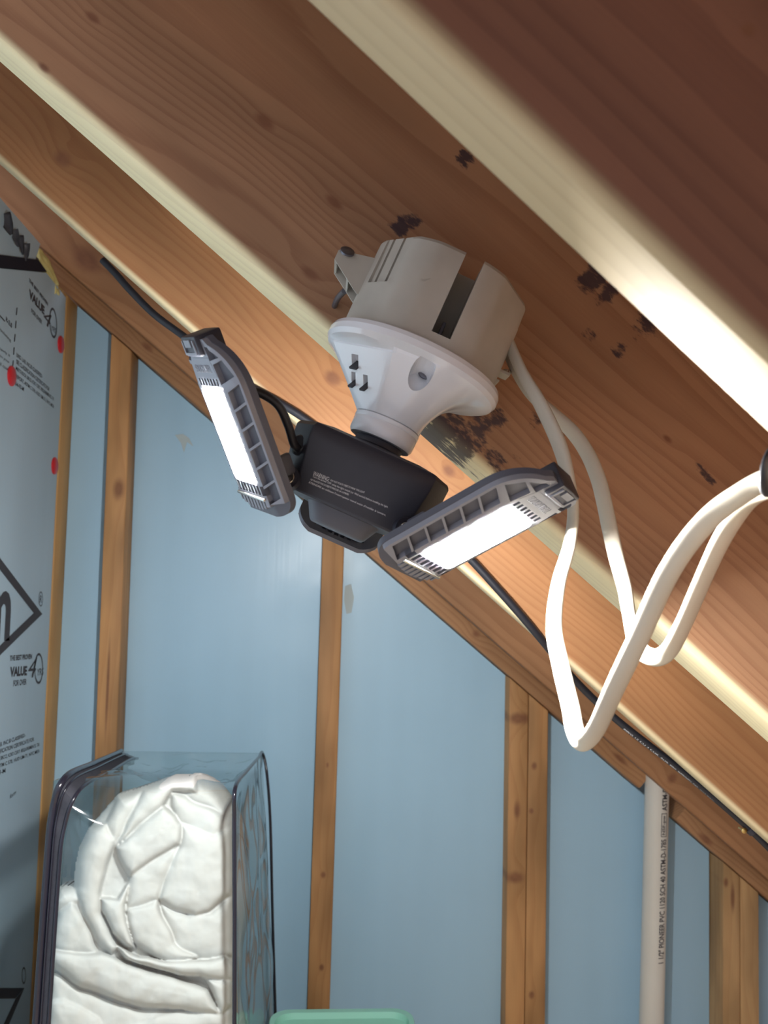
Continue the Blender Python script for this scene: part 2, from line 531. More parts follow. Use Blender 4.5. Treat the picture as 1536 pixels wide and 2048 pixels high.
# x positions at the floor and at the plate (the first one leans a little)
def kz(u, v, cx):
    p = px(u, v, YS); return (-p.z, p.x-cx)     # rotated texture frame of a stud: length runs along -z
def kn(u, v, cx, rx, rz):
    p = px(u, v, YS); return (p.z, -(p.x-cx), rx, rz)
stud(-0.4075, -0.3685, -0.4170, -0.3770, 11, 0, knots=[kn(238, 978, -0.388, .022, .012), kn(215, 1380, -0.388, .10, .003)])
stud(-0.0060, 0.0360, -0.0020, 0.0400, 12, 1, knots=[kn(646, 1750, .015, .006, .005), kn(643, 1935, .015, .006, .005), kn(655, 1530, .015, .006, .003)])
stud(0.3665, 0.4030, 0.3655, 0.4035, 13, 0, knots=[kn(1040, 1437, .385, .012, .030), kn(1035, 1620, .385, .020, .008), kn(1030, 1755, .385, .012, .020)])
stud(0.4035, 0.4430, 0.4040, 0.4425, 14, 0, knots=[kn(1068, 1532, .423, .008, .006), kn(1062, 1622, .423, .006, .005), kn(1063, 1990, .423, .008, .006)])
stud(0.7870, 0.8225, 0.7895, 0.8230, 15, 2, knots=[kn(1466, 1795, .805, .030, .005), kn(1452, 1765, .805, .010, .005)])
stud(0.8230, 0.8605, 0.8235, 0.8610, 16, 2)

def foam_bay(x0, x1, rec, seed, label, t0=None, t1=None):
    y = YS + rec
    t0 = x0 if t0 is None else t0; t1 = x1 if t1 is None else t1
    bm = bmesh.new()
    prism(bm, [(x0, 0.0), (x1, 0.0), (t1, zroof(t1)-0.002), (t0, zroof(t0)-0.002)], y, 1.739, 'y')
    o = obj('foam_board', bm, M['foam'], wall_back)
    o['label'] = label
    return o
foam_bay(-0.4945, -0.4080, 0.042, 1, 'narrow blue foam board beside the corner', None, -0.4175)
f2 = foam_bay(-0.3680, -0.0065, 0.060, 2, 'wide blue foam board behind the lamp', -0.3765, -0.0025)
f3 = foam_bay(0.0365, 0.3660, 0.040, 3, 'blue foam board left of the double stud')
f4 = foam_bay(0.4435, 0.7865, 0.055, 4, 'pale foam board behind the white pipe')
# peeled spots in the facing of the foam
for par, pts_, yy_ in ((f2, [(350, 870), (366, 868), (378, 876), (387, 893), (374, 884), (368, 905), (362, 886)], YS+0.060), (f3, [(690, 1172), (702, 1168), (708, 1195), (703, 1225), (693, 1228), (688, 1200)], YS+0.040)):
    bm = bmesh.new()
    A1 = [bm.verts.new(px(u, v, yy_-0.0004)) for u, v in pts_]; bm.faces.new(A1)
    r = bmesh.ops.extrude_face_region(bm, geom=bm.faces[:])
    for e in r['geom']:
        if isinstance(e, bmesh.types.BMVert): e.co.y -= 0.0012
    obj('peeled_facing', bm, M['peel'], par)
foam_bay(0.8615, 1.12, 0.07, 5, 'dark foam board in the far right corner')

# ------------------------------------------------------------------ left partition wall of printed foam board
WX = -0.4965
bm = bmesh.new(); bx(bm, -0.60, WX-0.027, 0.45, 1.62, 0.0, 1.49)
wall_left = obj('wall_left', bm, M['ink_soft'])
tag(wall_left, 'left partition wall covered with printed foam board', kind='structure')
bm = bmesh.new(); bx(bm, WX-0.028, -0.4950, 1.622, 1.738, 0.0, zroof(-0.495)-0.002, 0.0012); prism(bm, [(-0.61, 1.36), (-0.498, 1.36), (-0.498, zroof(-0.498)-0.001), (-0.61, zroof(-0.61)-0.001)], 1.60, 1.643, 'y')
o = obj('corner_stud', bm, wood('corner_pine', (0.55, 0.33, 0.13), (0.42, 0.22, 0.08), 21, along='z', freq=120), wall_left, True, 40)

def wl(u, v):
    p = px(u, v, x=WX); return p.y, p.z
zt0 = wl(0, 536); zt1 = wl(93, 545); zt2 = wl(140, 603)
low = [(0.45, 0.0), (1.618, 0.0), (1.618, zt2[1]), zt1, zt0, (0.45, zt0[1]-0.1)]
bm = bmesh.new(); prism(bm, low, WX-0.026, WX, 'x', 0.0008, 1)
board_low = obj('foam_board', bm, M['foam_left'], wall_left)
board_low['label'] = 'printed blue foam board, greyed for its light'
u0, u1, u2 = wl(0, 511), wl(73, 520), wl(68, 500)
bm = bmesh.new(); prism(bm, [(0.6, u0[1]-0.1), u0, u1, (1.47, 1.492), (0.6, 1.492)], WX-0.026, WX-0.002, 'x')
board_up = obj('foam_board', bm, M['foam_left'], wall_left)
tp = [wl(-40, 505), wl(0, 510), wl(76, 520), wl(93, 544), wl(0, 535), wl(-40, 531)]
bm = bmesh.new(); prism(bm, tp, WX-0.010, WX+0.0012, 'x')
obj('seam_tape', bm, M['tape'], wall_left)

def wall_text(s, p0, p1, hpx, mat='ink', parent=None, shear=0.0, bold=0.0, name='printed_text', off=0.0006):
    bm, tw, th = text_bm(s, shear, bold)
    a = Vector((0, *wl(*p0))); c = Vector((0, *wl(*p1)))
    e = (c-a); L = e.length; e.normalize()
    hgt = Vector((0, *wl(p0[0], p0[1]-hpx))) - a
    hgt = Vector((0, 0, hgt.z))
    for v in bm.verts:
        q = a + e*(v.co.x/tw*L) + hgt*(v.co.y/th)
        v.co = Vector((WX+off, q.y, q.z))
    return obj(name, bm, M[mat], parent or board_low)

# prints: the two value logos
wall_text('THE BEST PROVEN', (57, 563), (95, 612), 8, 'ink', bold=0.03)
wall_text('VALUE', (57, 595), (88, 631), 19, 'ink', bold=0.05)
wall_text('FOR OVER', (62, 625), (83, 649), 9, 'ink', bold=0.02)
wall_text('4', (86, 643), (101, 662), 33, 'ink', shear=0.3)
wall_text('THE BEST PROVEN', (19, 1322), (63, 1318), 11, 'ink', bold=0.03)
wall_text('VALUE', (19, 1354), (53, 1351), 20, 'ink', bold=0.05)
wall_text('FOR OVER', (26, 1373), (52, 1369), 12, 'ink', bold=0.02)
wall_text('4', (55, 1356), (72, 1354), 40, 'ink', shear=0.3)
wall_text('YRS', (73, 1352), (86, 1350), 14, 'ink')
wall_text('YRS', (101, 660), (112, 668), 11, 'ink')
def wall_ring(cu, cv, ru, rv, th, mat, lean=0.0):
    c = Vector((0, *wl(cu, cv))); ey = Vector((0, *wl(cu+ru, cv + lean*ru))) - c; ez = Vector((0, *wl(cu, cv-rv))) - c
    bm = bmesh.new(); n = 40; R = []
    for k in range(n):
        a = 2*math.pi*k/n
        e = ey*math.cos(a) + ez*math.sin(a)
        o_ = c + e; i_ = c + e*(1-th)
        R.append((bm.verts.new((WX+0.0006, o_.y, o_.z)), bm.verts.new((WX+0.0006, i_.y, i_.z))))
    for k in range(n):
        A, B = R[k], R[(k+1) % n]; bm.faces.new((A[0], B[0], B[1], A[1]))
    return obj('printed_zero', bm, M[mat], board_low)
wall_ring(106, 646, 7.5, 30, 0.16, 'ink', 0.9)
wall_ring(77, 1337, 8.5, 31, 0.15, 'ink', -0.15)
# dashed guide line
for k in range(5):
    a = (32.5-k*1.9, 615+k*26.5); c = (31.2-k*1.9, 630+k*26.5)
    p0, p1 = wl(*a), wl(*c); q0, q1 = wl(a[0]+1.9, a[1]), wl(c[0]+1.9, c[1])
    bm = bmesh.new()
    bm.faces.new([bm.verts.new((WX+0.0006, *q)) for q in (p0, q0, q1, p1)])
    obj('printed_dash', bm, M['ink'], board_low)
wall_text('R-2.0', (11, 642), (23, 657), 10, 'ink', bold=0.03)
p0, p1 = wl(-14, 615), wl(9, 641)
bm = bmesh.new(); bm.faces.new([bm.verts.new((WX+0.0006, y_, z_)) for y_, z_ in (p0, p1, (p1[0], p1[1]-0.0022), (p0[0], p0[1]-0.0022))])
obj('printed_rule', bm, M['ink'], board_low)
wall_text('means greater insulating', (-52, 608), (21, 686), 9, 'ink')
wall_text('the energy is saved properly. It', (-60, 655), (19, 716), 8, 'ink')
wall_text('may help lower it from your', (-60, 672), (18, 729), 8, 'ink')
wall_text('home fuel and retail cost.', (-60, 690), (17, 743), 8, 'ink')
L_ = ['UND. LAB. INC.\u00ae CLASSIFIED-', 'SEE CLASSIFICATION CERTIFICATE FOR', 'MEETS BOCA, SBCCI, ICBO CERT. REQUIREMENTS. TX', 'REPORT, ASTM C 578, HUD UM-71, NYC MEA', '64-93-M']
E0 = [(32, 713), (32, 727), (31, 741), (31, 756), (30, 771)]
E1 = [(84, 757), (98, 783), (107, 803), (107, 818), (47, 783)]
for s_, a, c in zip(L_, E0, E1): wall_text(s_, a, c, 9, 'ink', bold=0.01)
E0 = [(-24, 1502), (-30, 1518), (-34, 1534), (-34, 1549), (-20, 1556)]
E1 = [(50, 1474), (67, 1482), (78, 1493), (78, 1506), (10, 1545)]
for s_, a, c in zip(L_, E0, E1): wall_text(s_, a, c, 9, 'ink', bold=0.01)
# diamond emblem and the end of the word inside it
def wall_poly(pxs, mat='ink', name='printed_emblem'):
    bm = bmesh.new(); bm.faces.new([bm.verts.new((WX+0.0006, *wl(*q))) for q in pxs])
    return obj(name, bm, M[mat], board_low)
a_, b_, ai_, bi_ = wl(84, 1228), wl(-40, 1064), wl(67, 1226), wl(-40, 1089)
c_ = wl(-40, 1349); ci_ = wl(-40, 1329)
yc_ = a_[0]-0.30                                     # the diamond is symmetric about its upright axis
def on(p, q): return p[1] + (q[1]-p[1])*(yc_-p[0])/(q[0]-p[0])
zo, zi, zo2, zi2 = on(a_, b_), on(ai_, bi_), on(a_, c_), on(ai_, ci_)
def mir(p): return (2*yc_-p[0], p[1])
for quad in ([a_, (yc_, zo), (yc_, zi), ai_], [a_, ai_, (yc_, zi2), (yc_, zo2)], [mir(a_), mir(ai_), (yc_, zi), (yc_, zo)], [mir(a_), (yc_, zo2), (yc_, zi2), mir(ai_)]):
    bm = bmesh.new(); bm.faces.new([bm.verts.new((WX+0.0006, *q)) for q in quad])
    obj('printed_emblem', bm, M['ink'], board_low)
wall_text('m', (-34, 1285), (18, 1281), 106, 'ink', bold=0.03)
wall_text('R', (78.6, 1206), (83, 1205.5), 15, 'ink')
wall_ring(81, 1198, 4.2, 15, 0.14, 'ink')
wall_poly([(-30, 1976), (48, 1976), (30, 1997), (-30, 1998)])
wall_poly([(48, 1976), (17, 2050), (6, 2050), (31, 1997)])
wall_poly([(2, 2090), (17, 2050), (6, 2050), (-10, 2090)])
wall_ring(47, 1951, 4, 17, 0.2, 'ink')
wall_text('form', (19, 1598), (31, 1588), 9, 'ink')

# red fastener caps
for u, v, lab in ((130, 697, 'red cap near the top right edge of the printed board'), (22, 752, 'red cap on the dashed line of the printed board'), (122, 937, 'red cap halfway down the board edge')):
    c = px(u, v, x=WX)
    bm = bmesh.new(); lathe(bm, [(0.016, 0), (0.016, 0.0020), (0.014, 0.0036), (0.004, 0.0044)], 28)
    o = obj('nail_cap', bm, M['red'], wall_left, True, 50)
    o.matrix_basis = Matrix.Translation((WX, min(c.y, 1.598), c.z)) @ Matrix.Rotation(math.radians(90), 4, 'Y')
    o['label'] = lab

# yellow foam and torn foil under the end rafter
bm = bmesh.new()
bmesh.ops.create_icosphere(bm, subdivisions=4, radius=1)
a, c = px(72, 497, 1.56), px(112, 585, 1.56)
mid = (a+c)/2; ax = (c-a)
rotm = Matrix.Rotation(-math.atan2(ax.z, ax.x), 4, 'Y')
for v in bm.verts:
    n_ = 1 + 0.35*noise.noise(v.co*2.5)
    q = Vector((v.co.x*ax.length*0.5*n_, v.co.y*0.02*n_, v.co.z*0.0115*n_))
    v.co = rotm @ q
o = obj('spray_foam', bm, M['yellow_foam'], None, True); o.location = mid
tag(o, 'strip of yellow foam squeezed under the end rafter above the printed board', 'foam')
for k, (u, v, w_, h_, r_) in enumerate([(15, 448, 24, 46, -22), (32, 476, 15, 36, -16), (43, 490, 12, 40, -10), (53, 504, 12, 36, 0)]):
    yd_ = wl(u, v)[0]-0.012; c = px(u, v, yd_); s_ = yd_/F
    bm = bmesh.new(); G = []
    for i in range(7):
        row = []
        for j in range(5):
            t, q = i/6, j/4-0.5
            x_ = q*w_*s_*(1-0.75*t*t)*1.1; z_ = (0.5-t)*h_*s_
            y_ = 0.006*math.cos(q*3)*math.sin(t*3) + 0.002*noise.noise(Vector((i*.9, j*.9, k*5)))
            row.append(bm.verts.new((x_, y_, z_)))
        G.append(row)
    for i in range(6):
        for j in range(4): bm.faces.new((G[i][j], G[i][j+1], G[i+1][j+1], G[i+1][j]))
    bmesh.ops.solidify(bm, geom=bm.faces[:], thickness=0.0006)
    o = obj('torn_foil', bm, M['foil'], None, True)
    o.location = c; o.rotation_euler = (0, math.radians(r_), 0)
    tag(o, ['largest torn grey foil scrap, highest under the rafter', 'second torn foil scrap down from the largest', 'third torn foil scrap, between two others', 'lowest torn dark foil scrap, just above the black seam tape'][k], 'foil', 'torn foil scraps under the end rafter')

# ------------------------------------------------------------------ lamp frame: origin at the lampholder flange, z up along its axis
TILT = math.radians(22.5)
LO = px(829, 729, 0.492)
LM = Matrix.Translation(LO) @ Matrix.Rotation(TILT, 4, 'Y')
LMI = LM.inverted()
def loc(u, v, ly=0.0):
    return LMI @ px(u, v, 0.492+ly)

# ---- junction box
jb = empty('junction_box', mat=LM)
tag(jb, 'dusty beige plastic junction box nailed to the rafter above the lampholder', 'junction box')
bm = bmesh.new()
def boxr(r, z, a):
    # rounded wall, flattened where it meets the rafter
    s = math.sin(a)
    rr = r
    for fa, d in ((math.radians(215), 0.0445), (math.radians(270), 0.0455), (math.radians(325), 0.0445), (math.radians(90), 0.0465)):
        c = math.cos(a-fa)
        if c > 0.2: rr = min(rr, d*(r/0.0475)/c)
    return rr
lathe(bm, [(0.0448, 0.001), (0.0475, 0.003), (0.0475, 0.030), (0.0468, 0.0545), (0.0455, 0.0565)], 96, fn=boxr)
box = obj('box_body', bm, M['box'], jb, True, 28)
cuts = []
def cutter(bm, mtx=None):
    bmesh.ops.recalc_face_normals(bm, faces=bm.faces)
    me = bpy.data.meshes.new('cut'); bm.to_mesh(me); bm.free()
    o = bpy.data.objects.new('cut', me); COL.objects.link(o)
    o.matrix_world = LM @ (mtx or Matrix())
    return o
bm = bmesh.new(); bx(bm, 0.0010, 0.0120, -0.07, -0.012, 0.0085, 0.09); cuts.append(cutter(bm))
# guide pocket on the left: shallow recess with two deep grooves
RZ = Matrix.Rotation(math.radians(215-270), 4, 'Z')
bm = bmesh.new(); bx(bm, -0.012, 0.0115, -0.07, -0.0428, 0.0280, 0.09); cuts.append(cutter(bm, RZ))
for xg in (-0.0085, 0.0015):
    bm = bmesh.new(); bx(bm, xg, xg+0.0022, -0.07, -0.0395, 0.0285, 0.09); cuts.append(cutter(bm, RZ))
bm = bmesh.new(); prism(bm, [(-0.0060, 0.034), (-0.0035, 0.031), (-0.0015, 0.0315), (0.001, 0.0345), (-0.0015, 0.033), (-0.0035, 0.0325)], -0.0475, -0.0448, 'y')
for v in bm.verts: v.co.x -= 0.012
cuts.append(cutter(bm))
boolean(box, cuts)
box.data.set_sharp_from_angle(angle=math.radians(28))
for p in box.data.polygons: p.use_smooth = True
# pin inside the slot
bm = bmesh.new(); bx(bm, 0.0048, 0.0068, -0.030, -0.026, 0.0085, 0.021, 0.0004)
obj('clamp_pin', bm, M['nail'], jb)
# nail ear on the left
bm = bmesh.new()
prism(bm, [(-0.0430, 0.0445), (-0.0665, 0.0395), (-0.0665, 0.0335), (-0.0470, 0.0205), (-0.0430, 0.0205)], -0.012, -0.0105, 'y')
prism(bm, [(-0.0430, 0.0445), (-0.0665, 0.0395), (-0.0665, 0.0335), (-0.0470, 0.0205), (-0.0430, 0.0205)], 0.0105, 0.012, 'y')
prism(bm, [(-0.0430, 0.0445), (-0.0665, 0.0395), (-0.0665, 0.0375), (-0.0430, 0.0425)], -0.0105, 0.0105, 'y')
bx(bm, -0.0665, -0.0650, -0.0105, 0.0105, 0.0335, 0.0385)
prism(bm, [(-0.0560, 0.0400), (-0.0545, 0.0405), (-0.0545, 0.0258), (-0.0560, 0.0268)], -0.0105, 0.0105, 'y')
obj('nail_ear', bm, M['box'], jb)
bm = bmesh.new(); lathe(bm, [(0.0030, 0), (0.0042, 0.0006), (0.0042, 0.0018), (0.0030, 0.0026)], 20)
o = obj('nail_head', bm, M['nail'], jb, True, 40)
o.matrix_basis = Matrix.Translation((-0.0615, -0.012, 0.0395)) @ Matrix.Rotation(math.radians(50), 4, 'X')
bm = bmesh.new()
q0 = loc(689, 582, 0.012); q1 = loc(676, 596, 0.030); q2 = loc(669, 612, 0.047)
tube(bm, catmull([tuple(q0), tuple(q1), tuple(q2)], 6), 0.0019, seg=10)
obj('nail_shank', bm, M['nail'], jb, True, 50)
# ribs, ear and clamp on the right
bm = bmesh.new()
for k in range(3):
    b2 = bmesh.new(); bx(b2, 0.0440, 0.0472+0.0012*k, 0.004+k*0.008, 0.009+k*0.008, 0.030, 0.053, 0.0006); merge(bm, b2)
obj('side_rib', bm, M['box'], jb)
bm = bmesh.new()
bx(bm, 0.0440, 0.0545, 0.004, 0.016, 0.0185, 0.0205, 0.0004)
bx(bm, 0.0440, 0.0500, 0.004, 0.016, 0.0125, 0.0140, 0.0004)
obj('cable_clamp', bm, M['box'], jb)
bm = bmesh.new(); lathe(bm, [(0.0026, 0), (0.0026, 0.0016), (0.0014, 0.0022)], 16)
o = obj('clamp_screw', bm, M['screw'], jb, True, 40); o.matrix_basis = Matrix.Translation((0.0525, 0.008, 0.0205))

# ---- porcelain lampholder
lh = empty('lampholder', mat=LM)
tag(lh, 'glossy white porcelain lampholder with an outlet in its side', 'lampholder')
def holder_r(r, z, a):
    deg = math.degrees(a) % 360
    if z > -0.0075 or z < -0.039: return r
    cone = 0.0515 + (0.0198-0.0515)*min(1, (-z-0.0075)/0.031)
    d = abs((deg-245+180) % 360-180)
    wgt = smoothstep(115, 55, d)
    rr = r*(1-wgt) + max(r, cone)*wgt
    for fa, z0, d0, z1, d1, half in ((227, -0.0100, 0.0405, -0.0385, 0.0196, 60), (260, -0.0085, 0.0462, -0.0375, 0.0200, 60)):
        c = math.cos(a-math.radians(fa))
        if c > 0.4 and z < z0+0.001:
            t = (z-z0)/(z1-z0)
            rr = min(rr, (d0+(d1-d0)*min(1, max(0, t)))/c)
    return max(rr, 0.0190)
prof = [(0.040, 0.0022), (0.0500, 0.0022), (0.0525, 0.0010), (0.0535, -0.0015), (0.0535, -0.0050), (0.0520, -0.0076)]
zz = -0.0085
for z_, r_ in ((-0.0092, 0.0490), (-0.0102, 0.0455), (-0.0112, 0.0420), (-0.0124, 0.0385), (-0.0138, 0.0352), (-0.0155, 0.0320), (-0.0175, 0.0290), (-0.0200, 0.0262),
               (-0.0230, 0.0238), (-0.0260, 0.0220), (-0.0295, 0.0208), (-0.0330, 0.0201), (-0.0360, 0.0197), (-0.0385, 0.0195)):
    prof.append((r_, z_))
bm = bmesh.new(); lathe(bm, prof, 144, fn=holder_r)
shell = obj('porcelain_shell', bm, M['porcelain'], lh, True, 50)
cuts = []
def slot_cut(u, v, ly, wx, hz, depth=0.012, rz=227, cyl=False):
    p = loc(u, v, ly)
    b2 = bmesh.new()
    if cyl:
        lathe(b2, [(wx, -depth), (wx, depth)], 24)
        rot = Matrix.Rotation(math.radians(rz-270), 4, 'Z') @ Matrix.Rotation(math.radians(90-18), 4, 'X')
    else:
        bx(b2, -wx, wx, -depth, depth, -hz, hz)
        rot = Matrix.Rotation(math.radians(rz-270), 4, 'Z') @ Matrix.Rotation(math.radians(-32), 4, 'X')
    cuts.append(cutter(b2, Matrix.Translation(p) @ rot))
cav = []
def facet_point(u, v):
    n_ = Vector((math.cos(math.radians(227)), math.sin(math.radians(227)), 0))
    ly = -0.02
    for _ in range(12):
        p_ = loc(u, v, ly)
        t_ = (p_.z+0.0100)/(-0.0285)
        d_ = 0.0405 + (0.0196-0.0405)*t_
        ly += (p_.xy.dot(n_.xy) - d_)*0.7
    return ly
for u, v, wx, hz in ((710, 722, 0.0027, 0.0034), (707, 757, 0.0017, 0.0044), (731, 763, 0.0018, 0.0046)):
    ly = facet_point(u, v)
    slot_cut(u, v, ly, wx, hz, 0.0035)
    cav.append((loc(u, v, ly), wx, hz))
slot_cut(841, 750, -0.040, 0.0062, 0, 0.010, 270, True)
boolean(shell, cuts)
for p in shell.data.polygons: p.use_smooth = True
shell.data.set_sharp_from_angle(angle=math.radians(15))
for p_, wx, hz in cav:
    b2 = bmesh.new(); bx(b2, -wx, wx, 0.0022, 0.0034, -hz, hz)
    o = obj('socket_slot', b2, M['cavity'], lh)
    o.matrix_basis = Matrix.Translation(p_) @ Matrix.Rotation(math.radians(227-270), 4, 'Z') @ Matrix.Rotation(math.radians(-32), 4, 'X')
# screw head deep in its recess
p = loc(845, 750, -0.030)
bm = bmesh.new(); lathe(bm, [(0.0042, 0), (0.0042, 0.0012), (0.003, 0.002)], 20)
o = obj('mounting_screw', bm, M['nail'], lh, True, 40)
o.matrix_basis = Matrix.Translation(p + Vector((0.0010, 0.001, 0.002))) @ Matrix.Rotation(math.radians(72), 4, 'X')
# screw-shell skirt
bm = bmesh.new(); lathe(bm, [(0.0150, -0.0380), (0.0190, -0.0385), (0.0198, -0.0392), (0.0198, -0.0412), (0.0194, -0.0416), (0.0197, -0.0422), (0.0195, -0.0490), (0.0182, -0.0508), (0.0150, -0.0508)], 72)
obj('socket_skirt', bm, M['porcelain'], lh, True, 45)

# ---- folding LED lamp
lamp = empty('led_lamp', mat=LM)
tag(lamp, 'black three-panel folding LED lamp screwed into the lampholder, lit', 'lamp')
bm = bmesh.new(); lathe(bm, [(0.0120, -0.0495), (0.0142, -0.0512), (0.0146, -0.0545), (0.0170, -0.0556), (0.0170, -0.0590)], 48)
obj('base_collar', bm, M['black_plastic'], lamp, True, 40)
def hexring(s, z):
    at, ah = 0.0320*s, 0.0462*s
    out = []
    for k in range(3):
        a0 = math.radians(270+120*k)                # text faces at 270, 30, 150; hinge faces between
        nt_ = Vector((math.cos(a0), math.sin(a0)))
        for sg in (-1, 1):
            ah_a = a0 + sg*math.radians(60)
            nh = Vector((math.cos(ah_a), math.sin(ah_a)))
            det = nt_.x*nh.y - nt_.y*nh.x
            out.append(Vector(((at*nh.y - nt_.y*ah)/det, (nt_.x*ah - at*nh.x)/det, z)))
    c = sorted(out, key=lambda p: math.atan2(p.y, p.x))
    return c
levels = [(0.74, -0.0570), (1.00, -0.0595), (1.04, -0.0620), (1.03, -0.0690), (0.90, -0.0965), (0.87, -0.0980)]
bm = bmesh.new(); R_ = [[bm.verts.new(p) for p in hexring(*l)] for l in levels]
for A, B in zip(R_, R_[1:]):
    for k in range(6): bm.faces.new((A[k], A[(k+1) % 6], B[(k+1) % 6], B[k]))
bm.faces.new(R_[0][::-1]); bm.faces.new(R_[-1])
bmesh.ops.recalc_face_normals(bm, faces=bm.faces)
bmesh.ops.bevel(bm, geom=[e for e in bm.edges if abs(e.verts[0].co.z-e.verts[1].co.z) > 0.005], offset=0.0012, segments=2, profile=0.5, affect='EDGES')
obj('lamp_body', bm, M['black_plastic'], lamp, True, 25)
# tapered lower housing
bm = bmesh.new()
lv = [(0.0225, 0.019, -0.0970), (0.0172, 0.0155, -0.1068), (0.0160, 0.014, -0.1080)]
R_ = []
for hx, hy, z in lv:
    ring = []
    for k in range(32):
        a = 2*math.pi*k/32
        c, s = math.cos(a), math.sin(a)
        ring.append(bm.verts.new((hx*math.copysign(abs(c)**0.5, c)-0.002, hy*math.copysign(abs(s)**0.5, s), z)))
    R_.append(ring)
for A, B in zip(R_, R_[1:]):
    for k in range(32): bm.faces.new((A[k], A[(k+1) % 32], B[(k+1) % 32], B[k]))
bm.faces.new(R_[0][::-1]); bm.faces.new(R_[-1])
obj('lower_housing', bm, M['panel_back'], lamp, True, 40)
# warning print on the front face
fa, fb = hexring(1.03, -0.069), hexring(0.90, -0.0965)
ya, yb = min(p.y for p in fa), min(p.y for p in fb)
def front_y(z): return ya + (z+0.069)/(-0.0965+0.069)*(yb-ya) - 0.00025
def body_text(s, p0, p1, hh, bold=0.0):
    a = loc(*p0, front_y(-0.085)); c = loc(*p1, front_y(-0.085))
    bm, tw, th = text_bm(s, bold=bold)
    L = c.x - a.x
    for v in bm.verts:
        x_ = a.x + v.co.x/tw*L
        z_ = a.z + (c.z-a.z)*v.co.x/tw + v.co.y/th*hh
        v.co = Vector((x_, front_y(z_), z_))
    return obj('warning_text', bm, M['white_ink'], lamp)
body_text('WARNING:', (625, 950), (657, 963), 0.0023)
body_text('DO NOT PLACE OBJECTS NEAR THE LIGHT', (660, 963), (728, 988), 0.0013)
body_text('Turn the power OFF using the light switch (or Wall socket) before installing the light.', (624, 955), (775, 1017), 0.0014)
body_text("NE PLACEZ PAS D'OBJETS PRES DE LA LUMIERE.", (620, 961), (697, 992), 0.0013)
body_text("ETEINDRE en utilisant l'interrupteur mural avant d'installer la lumiere.", (617, 967), (771, 1033), 0.0014)

# panels
PL, PW = 0.0985, 0.0278          # length, half width
def half_width(u):
    t = u/PL
    if t < 0.10: return PW*(0.70+0.30*math.sqrt(max(0, 1-((0.10-t)/0.10)**2)))
    if t < 0.70: return PW
    k = (t-0.70)/0.30
    return PW*math.sqrt(max(0.0, 1-0.78*k**2.2))
def outline(inset=0.0, n=44):
    us = [inset + (PL-2*inset)*(0.5-0.5*math.cos(math.pi*i/n)) for i in range(n+1)]
    r = [(half_width(u)-inset, u) for u in us]
    l = [(-(half_width(u)-inset), u) for u in reversed(us)]
    return r + l
def face_n(w_):
    return -max(0.0, abs(w_)-0.0170)*0.55
def fill_with_holes(outer, holes):
    bm = bmesh.new()
    for lp in [outer]+holes:
        vs = [bm.verts.new((p[0], p[1], 0)) for p in lp]
        for i in range(len(vs)): bm.edges.new((vs[i], vs[(i+1) % len(vs)]))
    bmesh.ops.triangle_fill(bm, use_beauty=True, use_dissolve=False, edges=bm.edges[:])
    return bm
def panel_holes(end_only=False):
    H = []
    # slits between the LED and the hinge end, in two rows
    for k in range(-4, 5):
        w_ = k*0.0043
        if abs(w_) < 0.0185:
            H.append([(w_-0.0014, 0.0035 + 0.0002*k*k), (w_+0.0014, 0.0035+0.0002*k*k), (w_+0.0014, 0.0098), (w_-0.0014, 0.0098)])
            if not end_only: H.append([(w_-0.0014, 0.0132), (w_+0.0014, 0.0132), (w_+0.0014, 0.0188), (w_-0.0014, 0.0188)])
    if end_only: return H
    for k in range(-3, 4):
        w_ = k*0.0040
        H.append([(w_-0.0011, 0.0738), (w_+0.0011, 0.0738), (w_+0.0011, 0.0775), (w_-0.0011, 0.0775)])
    for sg in (-1, 1):
        # slanted cells on the sloping flanks
        u = 0.0080
        while u < 0.064:
            L = 0.0092
            o_ = min(half_width(u), half_width(u+L))-0.0016
            q = [(0.0186, u), (o_, u+0.0032), (o_, u+0.0032+L), (0.0186, u+L)]
            H.append([(sg*x_, y_) for x_, y_ in q])
            u += L+0.0014
        H.append([(sg*0.0165, 0.0745), (sg*(half_width(0.076)-0.0020), 0.0775), (sg*(half_width(0.087)-0.0022), 0.0865), (sg*0.0150, 0.0850)])
        H.append([(sg*0.0128, 0.0870), (sg*(half_width(0.088)-0.0026), 0.0880), (sg*(half_width(0.0945)-0.0026), 0.0940), (sg*0.0118, 0.0945)])
    return H
def ccw(lp):
    A = sum(lp[i][0]*lp[(i+1) % len(lp)][1]-lp[(i+1) % len(lp)][0]*lp[i][1] for i in range(len(lp)))
    return lp if A > 0 else lp[::-1]
def plate_from(outer, holes, top, thick):
    bm = fill_with_holes(ccw(outer), [ccw(h) for h in holes])
    for wv in (-0.0170, 0.0170):
        bmesh.ops.bisect_plane(bm, geom=bm.verts[:]+bm.edges[:]+bm.faces[:], plane_co=(wv, 0, 0), plane_no=(1, 0, 0))
    for f in bm.faces:
        if f.normal.z < 0: f.normal_flip()
    r = bmesh.ops.extrude_face_region(bm, geom=bm.faces[:])
    lowv = [e for e in r['geom'] if isinstance(e, bmesh.types.BMVert)]
    ls = set(lowv)
    for v in bm.verts:
        v.co.z = top(v.co.x) - (thick if v in ls else 0.0)
    return bm
face_mesh = None
def rounded_rect(w_, u0, u1, r, n=5):
    P = []
    for cx, cy, a0 in ((w_-r, u0+r, -90), (w_-r, u1-r, 0), (-w_+r, u1-r, 90), (-w_+r, u0+r, 180)):
        for k in range(n+1):
            a = math.radians(a0+90*k/n); P.append((cx+r*math.cos(a), cy+r*math.sin(a)))
    return P
